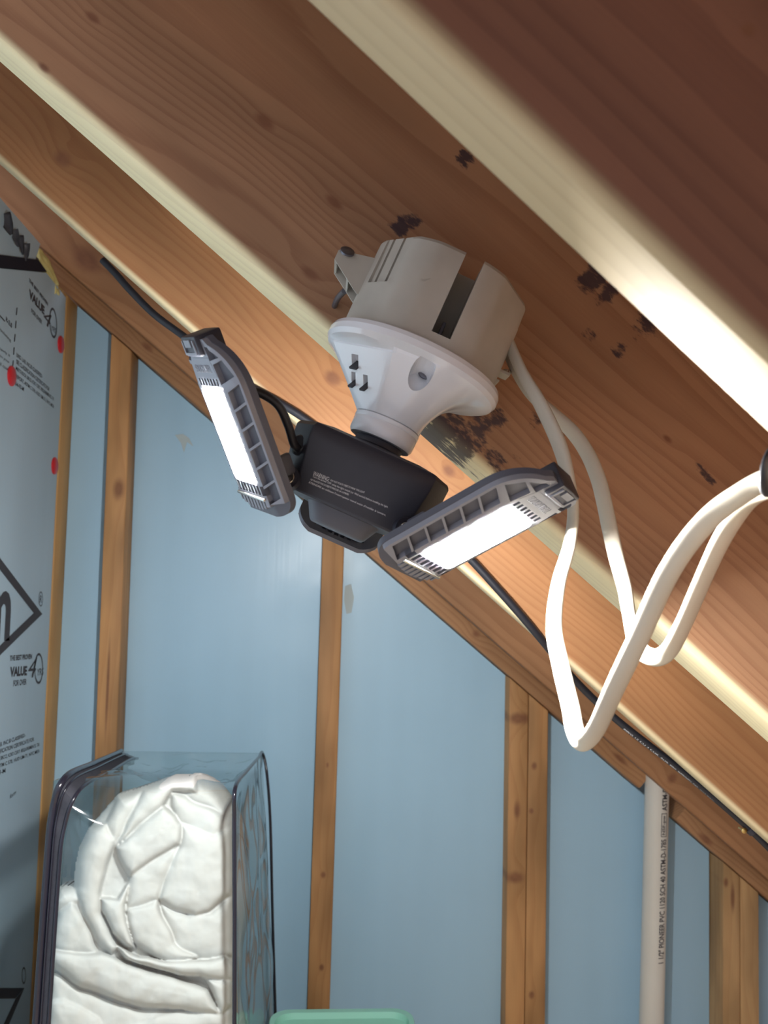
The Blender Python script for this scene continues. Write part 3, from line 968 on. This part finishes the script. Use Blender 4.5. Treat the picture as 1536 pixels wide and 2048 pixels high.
def make_panel(theta, r0, z0, phi, label):
    th_, ph = math.radians(theta), math.radians(phi)
    rad = Vector((math.cos(th_), math.sin(th_), 0)); upv = Vector((0, 0, 1))
    U = rad*math.cos(ph) + upv*math.sin(ph)
    Nn = rad*math.sin(ph) - upv*math.cos(ph)
    W_ = U.cross(Nn)
    org = rad*r0 + upv*z0
    mtx = Matrix.Translation(org) @ Matrix((W_, U, Nn)).transposed().to_4x4()
    # back casting with through slots at the hinge end
    bm = plate_from(outline(), panel_holes(True), lambda w_: -0.0028+face_n(w_), 0.0034)
    o = obj('light_panel', bm, M['panel_back'], lamp, True, 30)
    o.matrix_basis = mtx
    o['label'] = label
    bm = plate_from(outline(0.0004), panel_holes(), face_n, 0.0030)
    obj('face_lattice', bm, M['panel_face'], o, True, 30)
    bm = bmesh.new(); prism(bm, rounded_rect(0.0142, 0.0195, 0.0720, 0.003), -0.0010, 0.0002, 'z')
    obj('led_window', bm, M['led'], o)
    # cross bar below the window
    bm = bmesh.new(); bx(bm, -0.0175, 0.0175, 0.0106, 0.0122, -0.0005, 0.0012, 0.0004)
    obj('cross_bar', bm, M['screw'], o, True, 40)
    # raised name plate with moulded lettering
    bm = bmesh.new(); prism(bm, [(-0.0150, 0.0785), (0.0150, 0.0785), (0.0125, 0.0885), (-0.0125, 0.0885)], -0.0010, 0.00012, 'z')
    obj('name_plate', bm, M['panel_face'], o, True, 40)
    bm, tw, th2 = text_bm('EDLIGHTBELL', bold=0.01)
    for v in bm.verts:
        v.co = Vector((-(v.co.x/tw-0.5)*0.0215*(-1), 0.0808+v.co.y/th2*0.0042, 0.00013))
    thicken(bm, Vector((0, 0, 0.00012)))
    obj('moulded_lettering', bm, M['panel_face'], o)
    # end clip
    bm = bmesh.new(); bx(bm, -0.0100, 0.0100, 0.0900, 0.1005, -0.0125, 0.0026, 0.0012)
    obj('end_clip', bm, M['black_plastic'], o, True, 30)
    bm = bmesh.new()
    bx(bm, -0.0078, 0.0078, 0.0912, 0.0924, 0.0024, 0.0034); bx(bm, -0.0078, -0.0064, 0.0924, 0.0986, 0.0024, 0.0034); bx(bm, 0.0064, 0.0078, 0.0924, 0.0986, 0.0024, 0.0034)
    bx(bm, -0.0042, 0.0042, 0.0952, 0.0990, 0.0024, 0.0036)
    obj('clip_frame', bm, M['panel_face'], o)
    # hinge arm from the back of the panel
    bm = bmesh.new()
    for s in (-1, 1):
        bx(bm, s*0.0085-0.0020, s*0.0085+0.0020, 0.0150, 0.0270, -0.0250, -0.0040, 0.0015)
    obj('hinge_lug', bm, M['panel_back'], o, True, 40)
    bm = bmesh.new()
    lathe(bm, [(0.0030, -0.0118), (0.0030, 0.0118)], 20)
    bmesh.ops.rotate(bm, verts=bm.verts, matrix=Matrix.Rotation(math.radians(90), 3, 'Y'))
    bmesh.ops.translate(bm, verts=bm.verts, vec=(0, 0.0215, -0.0150))
    obj('hinge_pin', bm, M['panel_back'], o, True, 40)
    return o, mtx
pA, mA = make_panel(211, 0.0510, -0.1177, 41.6, 'left lit panel folded up, bright window facing left')
pB, mB = make_panel(318, 0.0560, -0.1176, 45.4, 'right lit panel folded up, bright window facing down')
pC, mC = make_panel(91.5, 0.0520, -0.1150, 43, 'rear panel facing the gable wall')
# hinge ears of the body with their bolts
for u, v, sx in ((577, 955, -1), (811, 1057, 1)):
    c = loc(u, v, -0.031)
    bm = bmesh.new(); lathe(bm, [(0.0062, -0.006), (0.0062, 0.001)], 24)
    o = obj('hinge_ear', bm, M['black_plastic'], lamp, True, 40)
    o.matrix_basis = Matrix.Translation(c) @ Matrix.Rotation(math.radians(sx*18), 4, 'Z') @ Matrix.Rotation(math.radians(90), 4, 'X')
    bm = bmesh.new(); lathe(bm, [(0.0024, 0.0006), (0.0024, 0.0012), (0.0034, 0.0014), (0.0037, 0.0010), (0.0037, -0.001)], 28, cap0=True)
    o = obj('hinge_bolt', bm, M['screw'], lamp, True, 40)
    o.matrix_basis = Matrix.Translation(c + Vector((0, -0.0012, 0))) @ Matrix.Rotation(math.radians(sx*18), 4, 'Z') @ Matrix.Rotation(math.radians(90), 4, 'X')
# panel lead and its grommet
cp = [loc(492, 783, -0.047), loc(520, 786, -0.046), loc(556, 810, -0.042), loc(576, 850, -0.036), loc(588, 888, -0.030), loc(600, 900, -0.024)]
bm = bmesh.new(); tube(bm, catmull([tuple(p) for p in cp], 8), 0.0024, seg=12)
obj('panel_lead', bm, M['black_rubber'], lamp, True, 60)
bm = bmesh.new(); lathe(bm, [(0.0040, -0.004), (0.0062, -0.002), (0.0062, 0.003), (0.0045, 0.005)], 24)
o = obj('lead_grommet', bm, M['black_rubber'], lamp, True, 40)
o.matrix_basis = Matrix.Translation(loc(605, 893, -0.022)) @ Matrix.Rotation(math.radians(-35), 4, 'Z') @ Matrix.Rotation(math.radians(90), 4, 'X')

# ------------------------------------------------------------------ cables
def oval_cable(name, ctrl, ra, rb, mat, n=10, seg=14):
    """ctrl: (u, v, y, turn in degrees of the broad side away from the viewer)"""
    P = [(*px(u, v, y), a) for u, v, y, a in ctrl]
    S = catmull(P, n)
    pts = [Vector(s[:3]) for s in S]
    sides = []
    for i, s in enumerate(S):
        t = (pts[min(i+1, len(pts)-1)]-pts[max(i-1, 0)]).normalized()
        vw = (pts[i]-CAM).normalized()
        pv = t.cross(vw).normalized()
        a = math.radians(s[3])
        vv = t.cross(pv).normalized()
        sides.append(pv*math.cos(a) + vv*math.sin(a))
    bm = bmesh.new(); tube(bm, pts, ra, rb, seg, sides)
    return obj(name, bm, mat, None, True, 60)

cA = oval_cable('white_cable', [
    (1003, 655, .496, 60), (1012, 672, .490, 60), (1044, 745, .476, 55), (1082, 811, .466, 40), (1117, 886, .458, 35), (1135, 948, .453, 50), (1146, 1018, .450, 65),
    (1139, 1088, .447, 55), (1117, 1167, .444, 45), (1108, 1255, .440, 30), (1122, 1334, .433, 15), (1141, 1414, .424, 10), (1150, 1462, .414, 15),
    (1165, 1484, .402, 30), (1192, 1458, .392, 30), (1231, 1372, .382, 15), (1280, 1269, .370, 5), (1324, 1170, .358, 0), (1368, 1096, .348, 0), (1425, 1030, .336, 10), (1486, 985, .322, 25), (1536, 958, .310, 35), (1600, 936, .292, 40), (1660, 945, .276, 45)],
    0.0047, 0.0026, M['romex'])
tag(cA, 'near cream cable dropping from the junction box into the lowest loop', 'cable', 'cream house cables')
cB = oval_cable('white_cable', [
    (1001, 662, .515, 60), (1010, 684, .508, 60), (1030, 738, .500, 60), (1060, 785, .492, 50), (1099, 822, .486, 45), (1143, 862, .480, 35), (1174, 906, .475, 30), (1196, 957, .470, 25), (1209, 1008, .466, 25),
    (1220, 1060, .461, 25), (1233, 1117, .455, 30), (1249, 1176, .448, 40), (1258, 1230, .442, 50), (1270, 1282, .434, 40), (1290, 1308, .424, 20), (1317, 1314, .414, 20), (1341, 1296, .404, 30),
    (1368, 1245, .396, 40), (1403, 1165, .386, 40), (1438, 1088, .374, 35), (1473, 1030, .362, 35), (1504, 995, .348, 40), (1545, 975, .330, 40), (1610, 950, .304, 45), (1665, 962, .284, 45)],
    0.0047, 0.0026, M['romex'])
tag(cB, 'far cream cable ending in the short hook beside the loop', 'cable', 'cream house cables')
# staple that gathers both cables under the nearest rafter
p = px(1543, 944, .300)
bm = bmesh.new()
arc = [(0.0080*math.cos(math.radians(a)), 0, 0.0080*math.sin(math.radians(a))) for a in range(0, 361, 12)]
tube(bm, arc, 0.0018, 0.0014, seg=8)
o = obj('cable_staple', bm, M['black_rubber'], None, True, 60); o.location = p; o.rotation_euler = (0.2, 0.5, 0.9)
tag(o, 'black cable band holding both cream cables at the right edge', 'cable clip')

# black cable along the far rafter
bp_ = [(205, 520, 1.055), (232, 548, 1.053), (262, 582, 1.05), (310, 630, 1.045), (372, 676, 1.035), (430, 724, 1.005), (490, 766, .962), (560, 806, .949), (620, 845, .945), (700, 908, .943), (800, 992, .942),
       (900, 1078, .943), (950, 1128, .944), (1000, 1183, .945), (1050, 1240, .948), (1092, 1290, .962), (1130, 1338, 1.000), (1180, 1391, 1.020), (1240, 1445, 1.022), (1330, 1515, 1.022), (1400, 1571, 1.022), (1487, 1646, 1.022), (1560, 1717, 1.022), (1640, 1797, 1.022)]
BP = catmull([tuple(px(u, v, y)) for u, v, y in bp_], 8)
bm = bmesh.new(); tube(bm, BP, 0.0045, seg=14)
bc = obj('black_cable', bm, M['black_rubber'], None, True, 60)
tag(bc, 'black cable running along the rafter behind the lamp', 'cable')
def cable_text(s, u0, u1, hh):
    """print following the cable between two pixel columns"""
    pts = [Vector(p) for p in BP]
    def col(p):
        d = p-CAM; return 768+F*d.dot(rt)/d.dot(fw)
    seg = [p for p in pts if u0 <= col(p) <= u1]
    bm, tw, th2 = text_bm(s)
    bmesh.ops.subdivide_edges(bm, edges=bm.edges[:], cuts=2, use_grid_fill=True)
    bmesh.ops.triangulate(bm, faces=bm.faces[:])
    n = len(seg)-1
    for v in bm.verts:
        t = min(0.9999, max(0, v.co.x/tw))*n
        i = int(t); q = seg[i].lerp(seg[i+1], t-i)
        tg = (seg[i+1]-seg[i]).normalized(); vw = (q-CAM).normalized()
        sd = tg.cross(vw).normalized()
        if sd.dot(up) < 0: sd = -sd
        a = (v.co.y/th2-0.5)*hh/0.0045 - 0.7
        v.co = q + sd*(0.0047*math.sin(a)) - vw*(0.0047*math.cos(a))
    return obj('printed_text', bm, M['white_ink'], bc)
cable_text('AWG 12 CU 3 CDR  XLPE  600V  SUNLIGHT RES  DIR BUR', 1240, 1440, 0.0022)
cable_text('E 25163  TYPE', 395, 470, 0.0022)
# nail clip of the black cable
cc = px(1500, 1652, 1.022)
bm = bmesh.new(); tube(bm, [tuple(Vector(p)) for p in BP if 1493 <= 768+F*(Vector(p)-CAM).dot(rt)/(Vector(p)-CAM).dot(fw) <= 1512] or [tuple(cc), tuple(cc+Vector((.008, 0, -.008)))], 0.0062, seg=16)
clip = obj('cable_clip', bm, M['black_plastic'], None, True, 50)
tag(clip, 'black nail-on clip holding the black cable at lower right', 'cable clip')
c2 = px(1488, 1661, 1.018)
bm = bmesh.new(); lathe(bm, [(0.0014, -0.012), (0.0014, 0), (0.0034, 0.0002), (0.0034, 0.0012), (0.002, 0.002)], 16)
o = obj('clip_nail', bm, M['brass'], clip, True, 40)
o.matrix_basis = Matrix.Translation(c2) @ Matrix.Rotation(math.radians(90), 4, 'X')

# ------------------------------------------------------------------ PVC pipe
pt_, pb_ = px(1314, 1575, YS), px(1303, 2048, YS)
dirp = (pb_-pt_).normalized()
top = pt_ - dirp*0.10
bot = pt_ + dirp*((pt_.z-0.0)/-dirp.z)
PR = 0.0228
pipe_len = (bot-top).length
pipe = empty('drain_pipe', bot)
zax = (top-bot).normalized(); xax = Vector((1, 0, 0)); xax = (xax - zax*xax.dot(zax)).normalized(); yax = zax.cross(xax)
pipe.matrix_world = Matrix.Translation(bot) @ Matrix((xax, yax, zax)).transposed().to_4x4()
tag(pipe, 'off-white plastic pipe with black lettering standing before the gable wall', 'pipe')
bm = bmesh.new(); lathe(bm, [(PR-0.003, 0.0), (PR, 0.0), (PR, pipe_len), (PR-0.003, pipe_len)], 56)
obj('pipe_tube', bm, M['pvc'], pipe, True, 40)
PI_ = pipe.matrix_world.inverted()
def pipe_text(s, v0, v1, hh, ang0, bold=0.02):
    z0 = (PI_ @ px(1315, v0, YS-0.02)).z; z1 = (PI_ @ px(1315, v1, YS-0.02)).z
    bm, tw, th2 = text_bm(s, bold=bold)
    bmesh.ops.subdivide_edges(bm, edges=bm.edges[:], cuts=3, use_grid_fill=True)
    bmesh.ops.triangulate(bm, faces=bm.faces[:])
    for v in bm.verts:
        z_ = z0 + (z1-z0)*v.co.x/tw
        a = ang0 - (v.co.y/th2)*hh/PR
        v.co = Vector(((PR+0.0005)*math.cos(a), (PR+0.0005)*math.sin(a), z_))
    return obj('printed_text', bm, M['ink'], pipe)
A0 = math.radians(-90-21+30)
pipe_text('1 1/2" PIONEER PVC 1120 SCH 40 ASTM-D-1785', 1926, 1678, 0.0125, A0+0.42)
pipe_text('NSF-pw', 1669, 1630, 0.0080, A0+0.32)
pipe_text('ASTM-D', 1621, 1575, 0.0115, A0+0.42)
za = (PI_ @ px(1315, 1673, YS-0.02)).z; zb = (PI_ @ px(1315, 1626, YS-0.02)).z
bm = bmesh.new()
def pstrip(z0, z1, a0, a1):
    n = 6; L_2 = []
    for k in range(n+1):
        a = a0+(a1-a0)*k/n
        L_2.append([bm.verts.new(((PR+0.0005)*math.cos(a), (PR+0.0005)*math.sin(a), z)) for z in (z0, z1)])
    for A, B in zip(L_2, L_2[1:]): bm.faces.new((A[0], B[0], B[1], A[1]))
aL, aR = A0+0.42, A0-0.13
pstrip(za, za+0.0012, aR, aL); pstrip(zb-0.0012, zb, aR, aL); pstrip(za, zb, aL-0.05, aL); pstrip(za, zb, aR, aR+0.05)
obj('printed_frame', bm, M['ink'], pipe)

# ------------------------------------------------------------------ clear vinyl bag with a white comforter
YF, YB = 0.97, 1.50
FLt, FRt, BRt, BLt = px(106, 1562, YF), px(468, 1582, YF), px(525, 1506, YB), px(242, 1502, YB)
def downto(a, u, v, y, z=0.012):
    b_ = px(u, v, y); t = (a.z-z)/(a.z-b_.z); return a + (b_-a)*t
FLb, FRb = downto(FLt, 72, 2048, YF), downto(FRt, 470, 2048, YF)
BRb, BLb = downto(BRt, 549, 2048, YB), downto(BLt, 225, 2048, YB)
bag = empty('comforter_bag', (FLb+FRb+BRb+BLb)/4)
BI = Matrix.Translation(-bag.location)
tag(bag, 'clear vinyl storage bag with navy piping standing in the corner', 'bag')
def bil(a, b_, c, d, s, t):
    return (a*(1-s)+b_*s)*(1-t) + (d*(1-s)+c*s)*t
def sheet(a, b_, c, d, ns, nt_, disp):
    bm = bmesh.new()
    nrm = (b_-a).cross(d-a).normalized()
    G = [[bm.verts.new(bil(a, b_, c, d, i/ns, j/nt_) + nrm*disp(i/ns, j/nt_)) for i in range(ns+1)] for j in range(nt_+1)]
    for j in range(nt_):
        for i in range(ns): bm.faces.new((G[j][i], G[j][i+1], G[j+1][i+1], G[j+1][i]))
    return bm
def wr(seed, amp, fs, ft):
    def f(s, t):
        e = 16*s*(1-s)*t*(1-t)
        e = min(1, e*2.5)
        return e*amp*noise.noise(Vector((s*fs+seed, t*ft, seed*3.3))) + e*amp*0.35*noise.noise(Vector((s*fs*3+seed, t*ft*2.5, seed)))
    return f
allb = bmesh.new()
# front and top are one sheet that drapes over the comforter
def drape(ns=50):
    bm = bmesh.new(); G = []
    f1, f2_ = wr(1, 0.006, 4, 4), wr(5, 0.012, 5, 4)
    for i in range(ns+1):
        s_ = i/ns
        D, Fp, B = FLb.lerp(FRb, s_), FLt.lerp(FRt, s_), BLt.lerp(BRt, s_)
        r = 0.004 + 0.085*math.sin(math.pi*s_)**0.7
        P0 = Fp + (D-Fp).normalized()*r; P2 = Fp + (B-Fp).normalized()*r*1.5
        n1 = (FRt-FLt).cross(D-Fp).normalized()*-1
        row = []
        for j in range(80):
            row.append(D.lerp(P0, j/79) + Vector((0, -1, 0))*f1(s_, j/90))
        for j in range(1, 15):
            t = j/14; row.append(P0*(1-t)**2 + Fp*2*t*(1-t) + P2*t*t)
        for j in range(1, 47):
            t = j/46
            row.append(P2.lerp(B, t) + Vector((0, 0, 1))*(f2_(s_, t) - 0.022*math.sin(math.pi*s_)*math.sin(math.pi*t)))
        G.append([bm.verts.new(p) for p in row])
    for A, B in zip(G, G[1:]):
        for j in range(len(A)-1): bm.faces.new((A[j], B[j], B[j+1], A[j+1]))
    return bm
merge(allb, drape())
merge(allb, sheet(FRb, BRb, BRt, FRt, 60, 79, wr(2, 0.016, 3.5, 4)))           # right
merge(allb, sheet(BRb, BLb, BLt, BRt, 50, 30, wr(3, 0.010, 3, 3)))             # back
merge(allb, sheet(BLb, FLb, FLt, BLt, 60, 79, wr(4, 0.012, 3, 4)))             # left
bmesh.ops.remove_doubles(allb, verts=allb.verts, dist=0.0004)
bmesh.ops.transform(allb, matrix=BI, verts=allb.verts)
obj('vinyl_shell', allb, M['vinyl'], bag, True)
def pipe_along(name, pts, r, mat, n=6):
    bm = bmesh.new(); tube(bm, catmull([tuple(p) for p in pts], n), r, seg=10)
    bmesh.ops.transform(bm, matrix=BI, verts=bm.verts)
    return obj(name, bm, mat, bag, True, 60)
def lp(a, b_, t, off=(0, 0, 0)): return a.lerp(b_, t) + Vector(off)
# right front, right top and right back piping
pipe_along('piping', [FRb, lp(FRb, FRt, .5, (-.001, 0, 0)), lp(FRb, FRt, .8), lp(FRb, FRt, .95), FRt + Vector((0.001, 0.006, 0.003)), lp(FRt, BRt, .35, (0, 0, .004)), lp(FRt, BRt, .8, (0, 0, .001)), BRt,
                      lp(BRt, BRb, .06, (.006, 0, 0)), lp(BRt, BRb, .2, (.008, 0, 0)), lp(BRt, BRb, .5, (.004, 0, 0)), BRb], 0.0024, M['piping'])
# zip side: two pipings with a fabric tape between them
e1 = [FLb, lp(FLb, FLt, .5), lp(FLb, FLt, .85), lp(FLb, FLt, .955, (.002, 0, 0)), FLt + Vector((0.010, 0.010, 0.001)), lp(FLt, BLt, .30, (.014, 0, .006)), lp(FLt, BLt, .7, (.010, 0, .004)), BLt]
e2 = [FLb + Vector((.017, -.004, 0)), lp(FLb, FLt, .5, (.015, -.004, 0)), lp(FLb, FLt, .84, (.014, -.004, 0)), lp(FLb, FLt, .93, (.016, -.002, 0)), FLt + Vector((0.026, 0.012, -0.012)), lp(FLt, BLt, .32, (.036, 0, -.004)), lp(FLt, BLt, .72, (.034, 0, -.004)), BLt + Vector((.028, 0, -.012))]
pipe_along('piping', e1, 0.0040, M['piping'])
pipe_along('piping', e2, 0.0022, M['piping'])
s1, s2 = catmull([tuple(p) for p in e1], 6), catmull([tuple(p) for p in e2], 6)
bm = bmesh.new(); V1 = [bm.verts.new(p) for p in s1]; V2 = [bm.verts.new(p) for p in s2]
for i in range(len(V1)-1): bm.faces.new((V1[i], V1[i+1], V2[i+1], V2[i]))
bmesh.ops.solidify(bm, geom=bm.faces[:], thickness=0.0012)
bmesh.ops.transform(bm, matrix=BI, verts=bm.verts)
obj('zip_tape', bm, M['zip_tape'], bag, True, 40)
mid = [tuple((Vector(a)*0.6+Vector(b_)*0.4) + Vector((0, -0.0012, 0.001))) for a, b_ in zip(s1, s2)]
bm = bmesh.new(); tube(bm, mid, 0.0013, seg=6); bmesh.ops.transform(bm, matrix=BI, verts=bm.verts)
obj('zip_teeth', bm, M['piping'], bag, True)

# comforter: swept folds fused into one cloth
def cq(cx, cy, y):                                   # pixel of the close-up -> world
    return px(cx/2.56, 1460+cy/2.56, y)
import numpy as np
SIL = [(190, 3240), (212, 1960), (216, 1500), (228, 1250), (238, 1080), (262, 960), (256, 860), (300, 806), (378, 790), (384, 690), (405, 600), (455, 500), (540, 400), (600, 330), (740, 285), (870, 240), (1000, 232), (1090, 285), (1135, 335), (1178, 430), (1196, 560), (1203, 800), (1203, 1960), (1200, 3240)]
FOLDS = [  # traced cloth panels: outline, level in mm, edge roll in mm
    ([(215, 1190), (300, 1240), (430, 1330), (620, 1410), (840, 1440), (1000, 1450), (1195, 1400), (1203, 1960), (212, 1960)], 6, 6),
    ([(215, 1380), (330, 1360), (420, 1400), (520, 1470), (560, 1560), (480, 1640), (212, 1640)], 12, 7),
    ([(640, 1500), (800, 1450), (1000, 1435), (1195, 1430), (1200, 1560), (900, 1560), (650, 1590)], 11, 7),
    ([(212, 1640), (500, 1600), (900, 1570), (1203, 1580), (1203, 1760), (212, 1790)], 14, 7),
    ([(1000, 250), (1090, 290), (1140, 340), (1190, 470), (1050, 395), (940, 345)], 4, 6),
    ([(250, 890), (300, 806), (385, 785), (420, 870), (290, 960), (250, 940)], 5, 6),
    ([(240, 1115), (250, 1000), (300, 930), (370, 870), (420, 950), (470, 1060), (510, 1150), (330, 1150)], 9, 7),
    ([(820, 880), (960, 950), (1080, 925), (1200, 830), (1203, 1160), (1030, 1180), (900, 1130), (840, 1000)], 10, 7),
    ([(870, 325), (960, 345), (1060, 395), (1196, 450), (1200, 560), (1100, 590), (1000, 545), (920, 480), (870, 390)], 9, 7),
    ([(930, 470), (1010, 500), (1110, 530), (1200, 470), (1203, 800), (1180, 855), (1130, 880), (1070, 930), (1000, 960), (900, 930), (812, 872), (840, 750), (915, 590)], 15, 8),
    ([(650, 915), (812, 870), (835, 960), (855, 1010), (890, 1085), (1025, 1168), (900, 1195), (790, 1160), (695, 1095), (655, 1000)], 16, 7),
    ([(660, 740), (800, 645), (918, 575), (905, 660), (855, 760), (812, 880), (648, 930), (650, 820)], 13, 6),
    ([(545, 470), (610, 560), (560, 680), (515, 830), (520, 930), (560, 1030), (610, 1120), (570, 1160), (480, 1070), (420, 950), (382, 800), (385, 640), (440, 520)], 14, 8),
    ([(515, 850), (600, 860), (660, 775), (645, 900), (655, 1000), (700, 1120), (640, 1110), (570, 1030), (525, 930)], 19, 6),
    ([(540, 480), (590, 340), (740, 285), (720, 380), (650, 500), (590, 610)], 12, 7),
    ([(590, 600), (660, 460), (730, 300), (870, 240), (1005, 232), (1010, 320), (880, 320), (830, 405), (720, 490)], 17, 8),
    ([(598, 600), (720, 478), (835, 395), (905, 440), (935, 490), (918, 582), (800, 655), (660, 755), (625, 700)], 20, 8),
    ([(228, 1120), (330, 1135), (520, 1140), (600, 1180), (760, 1235), (900, 1265), (1060, 1325), (1140, 1460), (1000, 1440), (860, 1432), (640, 1392), (420, 1312), (300, 1232), (232, 1180)], 18, 8),
    ([(590, 1105), (700, 1155), (850, 1180), (1010, 1180), (1150, 1160), (1203, 1230), (1190, 1285), (1060, 1268), (900, 1250), (760, 1216), (640, 1175)], 23, 7),
    ([(1050, 1270), (1190, 1270), (1195, 1400), (1135, 1462), (1100, 1370)], 20, 7),
    ([(205, 1780), (520, 1770), (900, 1740), (1203, 1750), (1203, 2010), (700, 2060), (205, 2000)], 9, 7),
    ([(200, 1990), (600, 2050), (1203, 1990), (1203, 2300), (650, 2260), (200, 2330)], 15, 8),
    ([(195, 2310), (640, 2250), (1203, 2290), (1203, 2600), (600, 2640), (195, 2580)], 10, 8),
    ([(190, 2570), (600, 2630), (1203, 2590), (1200, 2930), (640, 2900), (190, 2950)], 16, 8),
    ([(190, 2940), (640, 2890), (1200, 2920), (1200, 3240), (190, 3240)], 11, 8),
]
STEP = 6
gx = np.arange(206, 1210, STEP); gy = np.arange(226, 3236, STEP)
XX, YY = np.meshgrid(gx, gy)
def sdf(poly):
    d = np.full(XX.shape, 1e9); ins = np.zeros(XX.shape, bool)
    for (x1, y1), (x2, y2) in zip(poly, poly[1:]+poly[:1]):
        ex, ey = x2-x1, y2-y1
        t = np.clip(((XX-x1)*ex+(YY-y1)*ey)/(ex*ex+ey*ey+1e-9), 0, 1)
        d = np.minimum(d, np.hypot(XX-x1-t*ex, YY-y1-t*ey))
        c = (y1 > YY) != (y2 > YY)
        ins ^= c & (XX < (x2-x1)*(YY-y1)/(y2-y1+1e-9)+x1)
    return np.where(ins, d, -d)
# wander the traced outlines a little so that no edge is ruled
wx_ = np.array([[noise.noise(Vector((x/130, y/130, 1.7)))*16 for x in gx] for y in gy])
wy_ = np.array([[noise.noise(Vector((x/130, y/130, 9.2)))*16 for x in gx] for y in gy])
XX0, YY0 = XX.astype(float), YY.astype(float)
dsil = sdf(SIL)
XX, YY = XX0+wx_, YY0+wy_
H = np.zeros(XX.shape)
for poly, lev, roll_ in FOLDS:
    d = sdf(poly)
    h = lev*1.15 + 5*(1-np.exp(-np.maximum(d, 0)/70)) - roll_*1.5*np.exp(-np.maximum(d, 0)/11)
    H = np.where(d > 0, np.maximum(H, h), H)
for _ in range(2):
    Hp = np.pad(H, 1, mode='edge')
    H = (Hp[1:-1, 1:-1]*4 + Hp[:-2, 1:-1] + Hp[2:, 1:-1] + Hp[1:-1, :-2] + Hp[1:-1, 2:])/8
H = H + 8 - 34*np.exp(-np.maximum(dsil, 0)/26)
fine = np.array([[2.0*noise.noise(Vector((x/75, y/75, 3.1))) + 0.35*noise.noise(Vector((x/26, y/26, 5.5))) for x in gx] for y in gy])
H = H + fine
bm = bmesh.new(); VG = {}
keep = dsil > -2
for j in range(len(gy)):
    for i in range(len(gx)):
        if keep[j, i]: VG[j, i] = bm.verts.new(cq(float(gx[i]), float(gy[j]), 1.052-H[j, i]/1000))
for j in range(len(gy)-1):
    for i in range(len(gx)-1):
        q4 = [(j, i), (j+1, i), (j+1, i+1), (j, i+1)]
        if all(k in VG for k in q4): bm.faces.new([VG[k] for k in q4])
for v in [v for v in bm.verts if not v.link_faces]: bm.verts.remove(v)
# carry the rim back through the depth of the bag
edges = [e for e in bm.edges if len(e.link_faces) == 1]
for k, (dy, dz) in enumerate(((0.03, -0.004), (0.05, -0.014), (0.06, -0.026), (0.07, -0.040))):
    r = bmesh.ops.extrude_edge_only(bm, edges=edges)
    for e in r['geom']:
        if isinstance(e, bmesh.types.BMVert):
            e.co.y += dy; e.co.z = max(0.014, e.co.z + dz*(1 if e.co.z > 0.3 else 0)); e.co.x += 0.006*noise.noise(e.co*14)
    edges = [e for e in r['geom'] if isinstance(e, bmesh.types.BMEdge)]
bmesh.ops.contextual_create(bm, geom=edges)
q_ = obj('comforter', bm, M['quilt'], None, True)
tag(q_, 'white quilted comforter stuffed in folds inside the clear bag', 'comforter')

# ------------------------------------------------------------------ mint tote beside the bag
tc_ = px(664, 2022, 1.16)
TW = (px(812, 2030, 1.32).x - px(522, 2030, 1.32).x)/2
tx = (px(812, 2030, 1.32).x + px(522, 2030, 1.32).x)/2
tz = px(664, 2020, 1.34).z
tote = empty('storage_tote', (tx+0.012, 1.20, 0))
tag(tote, 'mint green plastic storage tote below the gable wall beside the bag', 'tote')
def rrect(hx, hy, r, n=6):
    P = []
    for cx, cy, a0 in ((hx-r, -hy+r, -90), (hx-r, hy-r, 0), (-hx+r, hy-r, 90), (-hx+r, -hy+r, 180)):
        for k in range(n+1):
            a = math.radians(a0+90*k/n); P.append((cx+r*math.cos(a), cy+r*math.sin(a)))
    return P
def loft(bm, secs, cap0=True, cap1=True):
    R_ = [[bm.verts.new((x, y, z)) for x, y in P] for P, z in secs]
    n = len(R_[0])
    for A, B in zip(R_, R_[1:]):
        for k in range(n): bm.faces.new((A[k], A[(k+1) % n], B[(k+1) % n], B[k]))
    if cap0: bm.faces.new(R_[0][::-1])
    if cap1: bm.faces.new(R_[-1])
    return bm
bm = bmesh.new(); loft(bm, [(rrect(TW*0.80, 0.115, .02), 0.0), (rrect(TW*0.94, 0.135, .025), tz-0.03)])
obj('tote_body', bm, M['mint'], tote, True, 40)
bm = bmesh.new(); loft(bm, [(rrect(TW*0.985, 0.143, .03), tz-0.030), (rrect(TW, 0.146, .03), tz-0.027), (rrect(TW, 0.146, .03), tz-0.004), (rrect(TW*.985, 0.143, .029), tz), (rrect(TW*0.92, 0.133, .026), tz), (rrect(TW*0.90, 0.130, .025), tz-0.008)])
obj('tote_lid', bm, M['mint'], tote, True, 40)
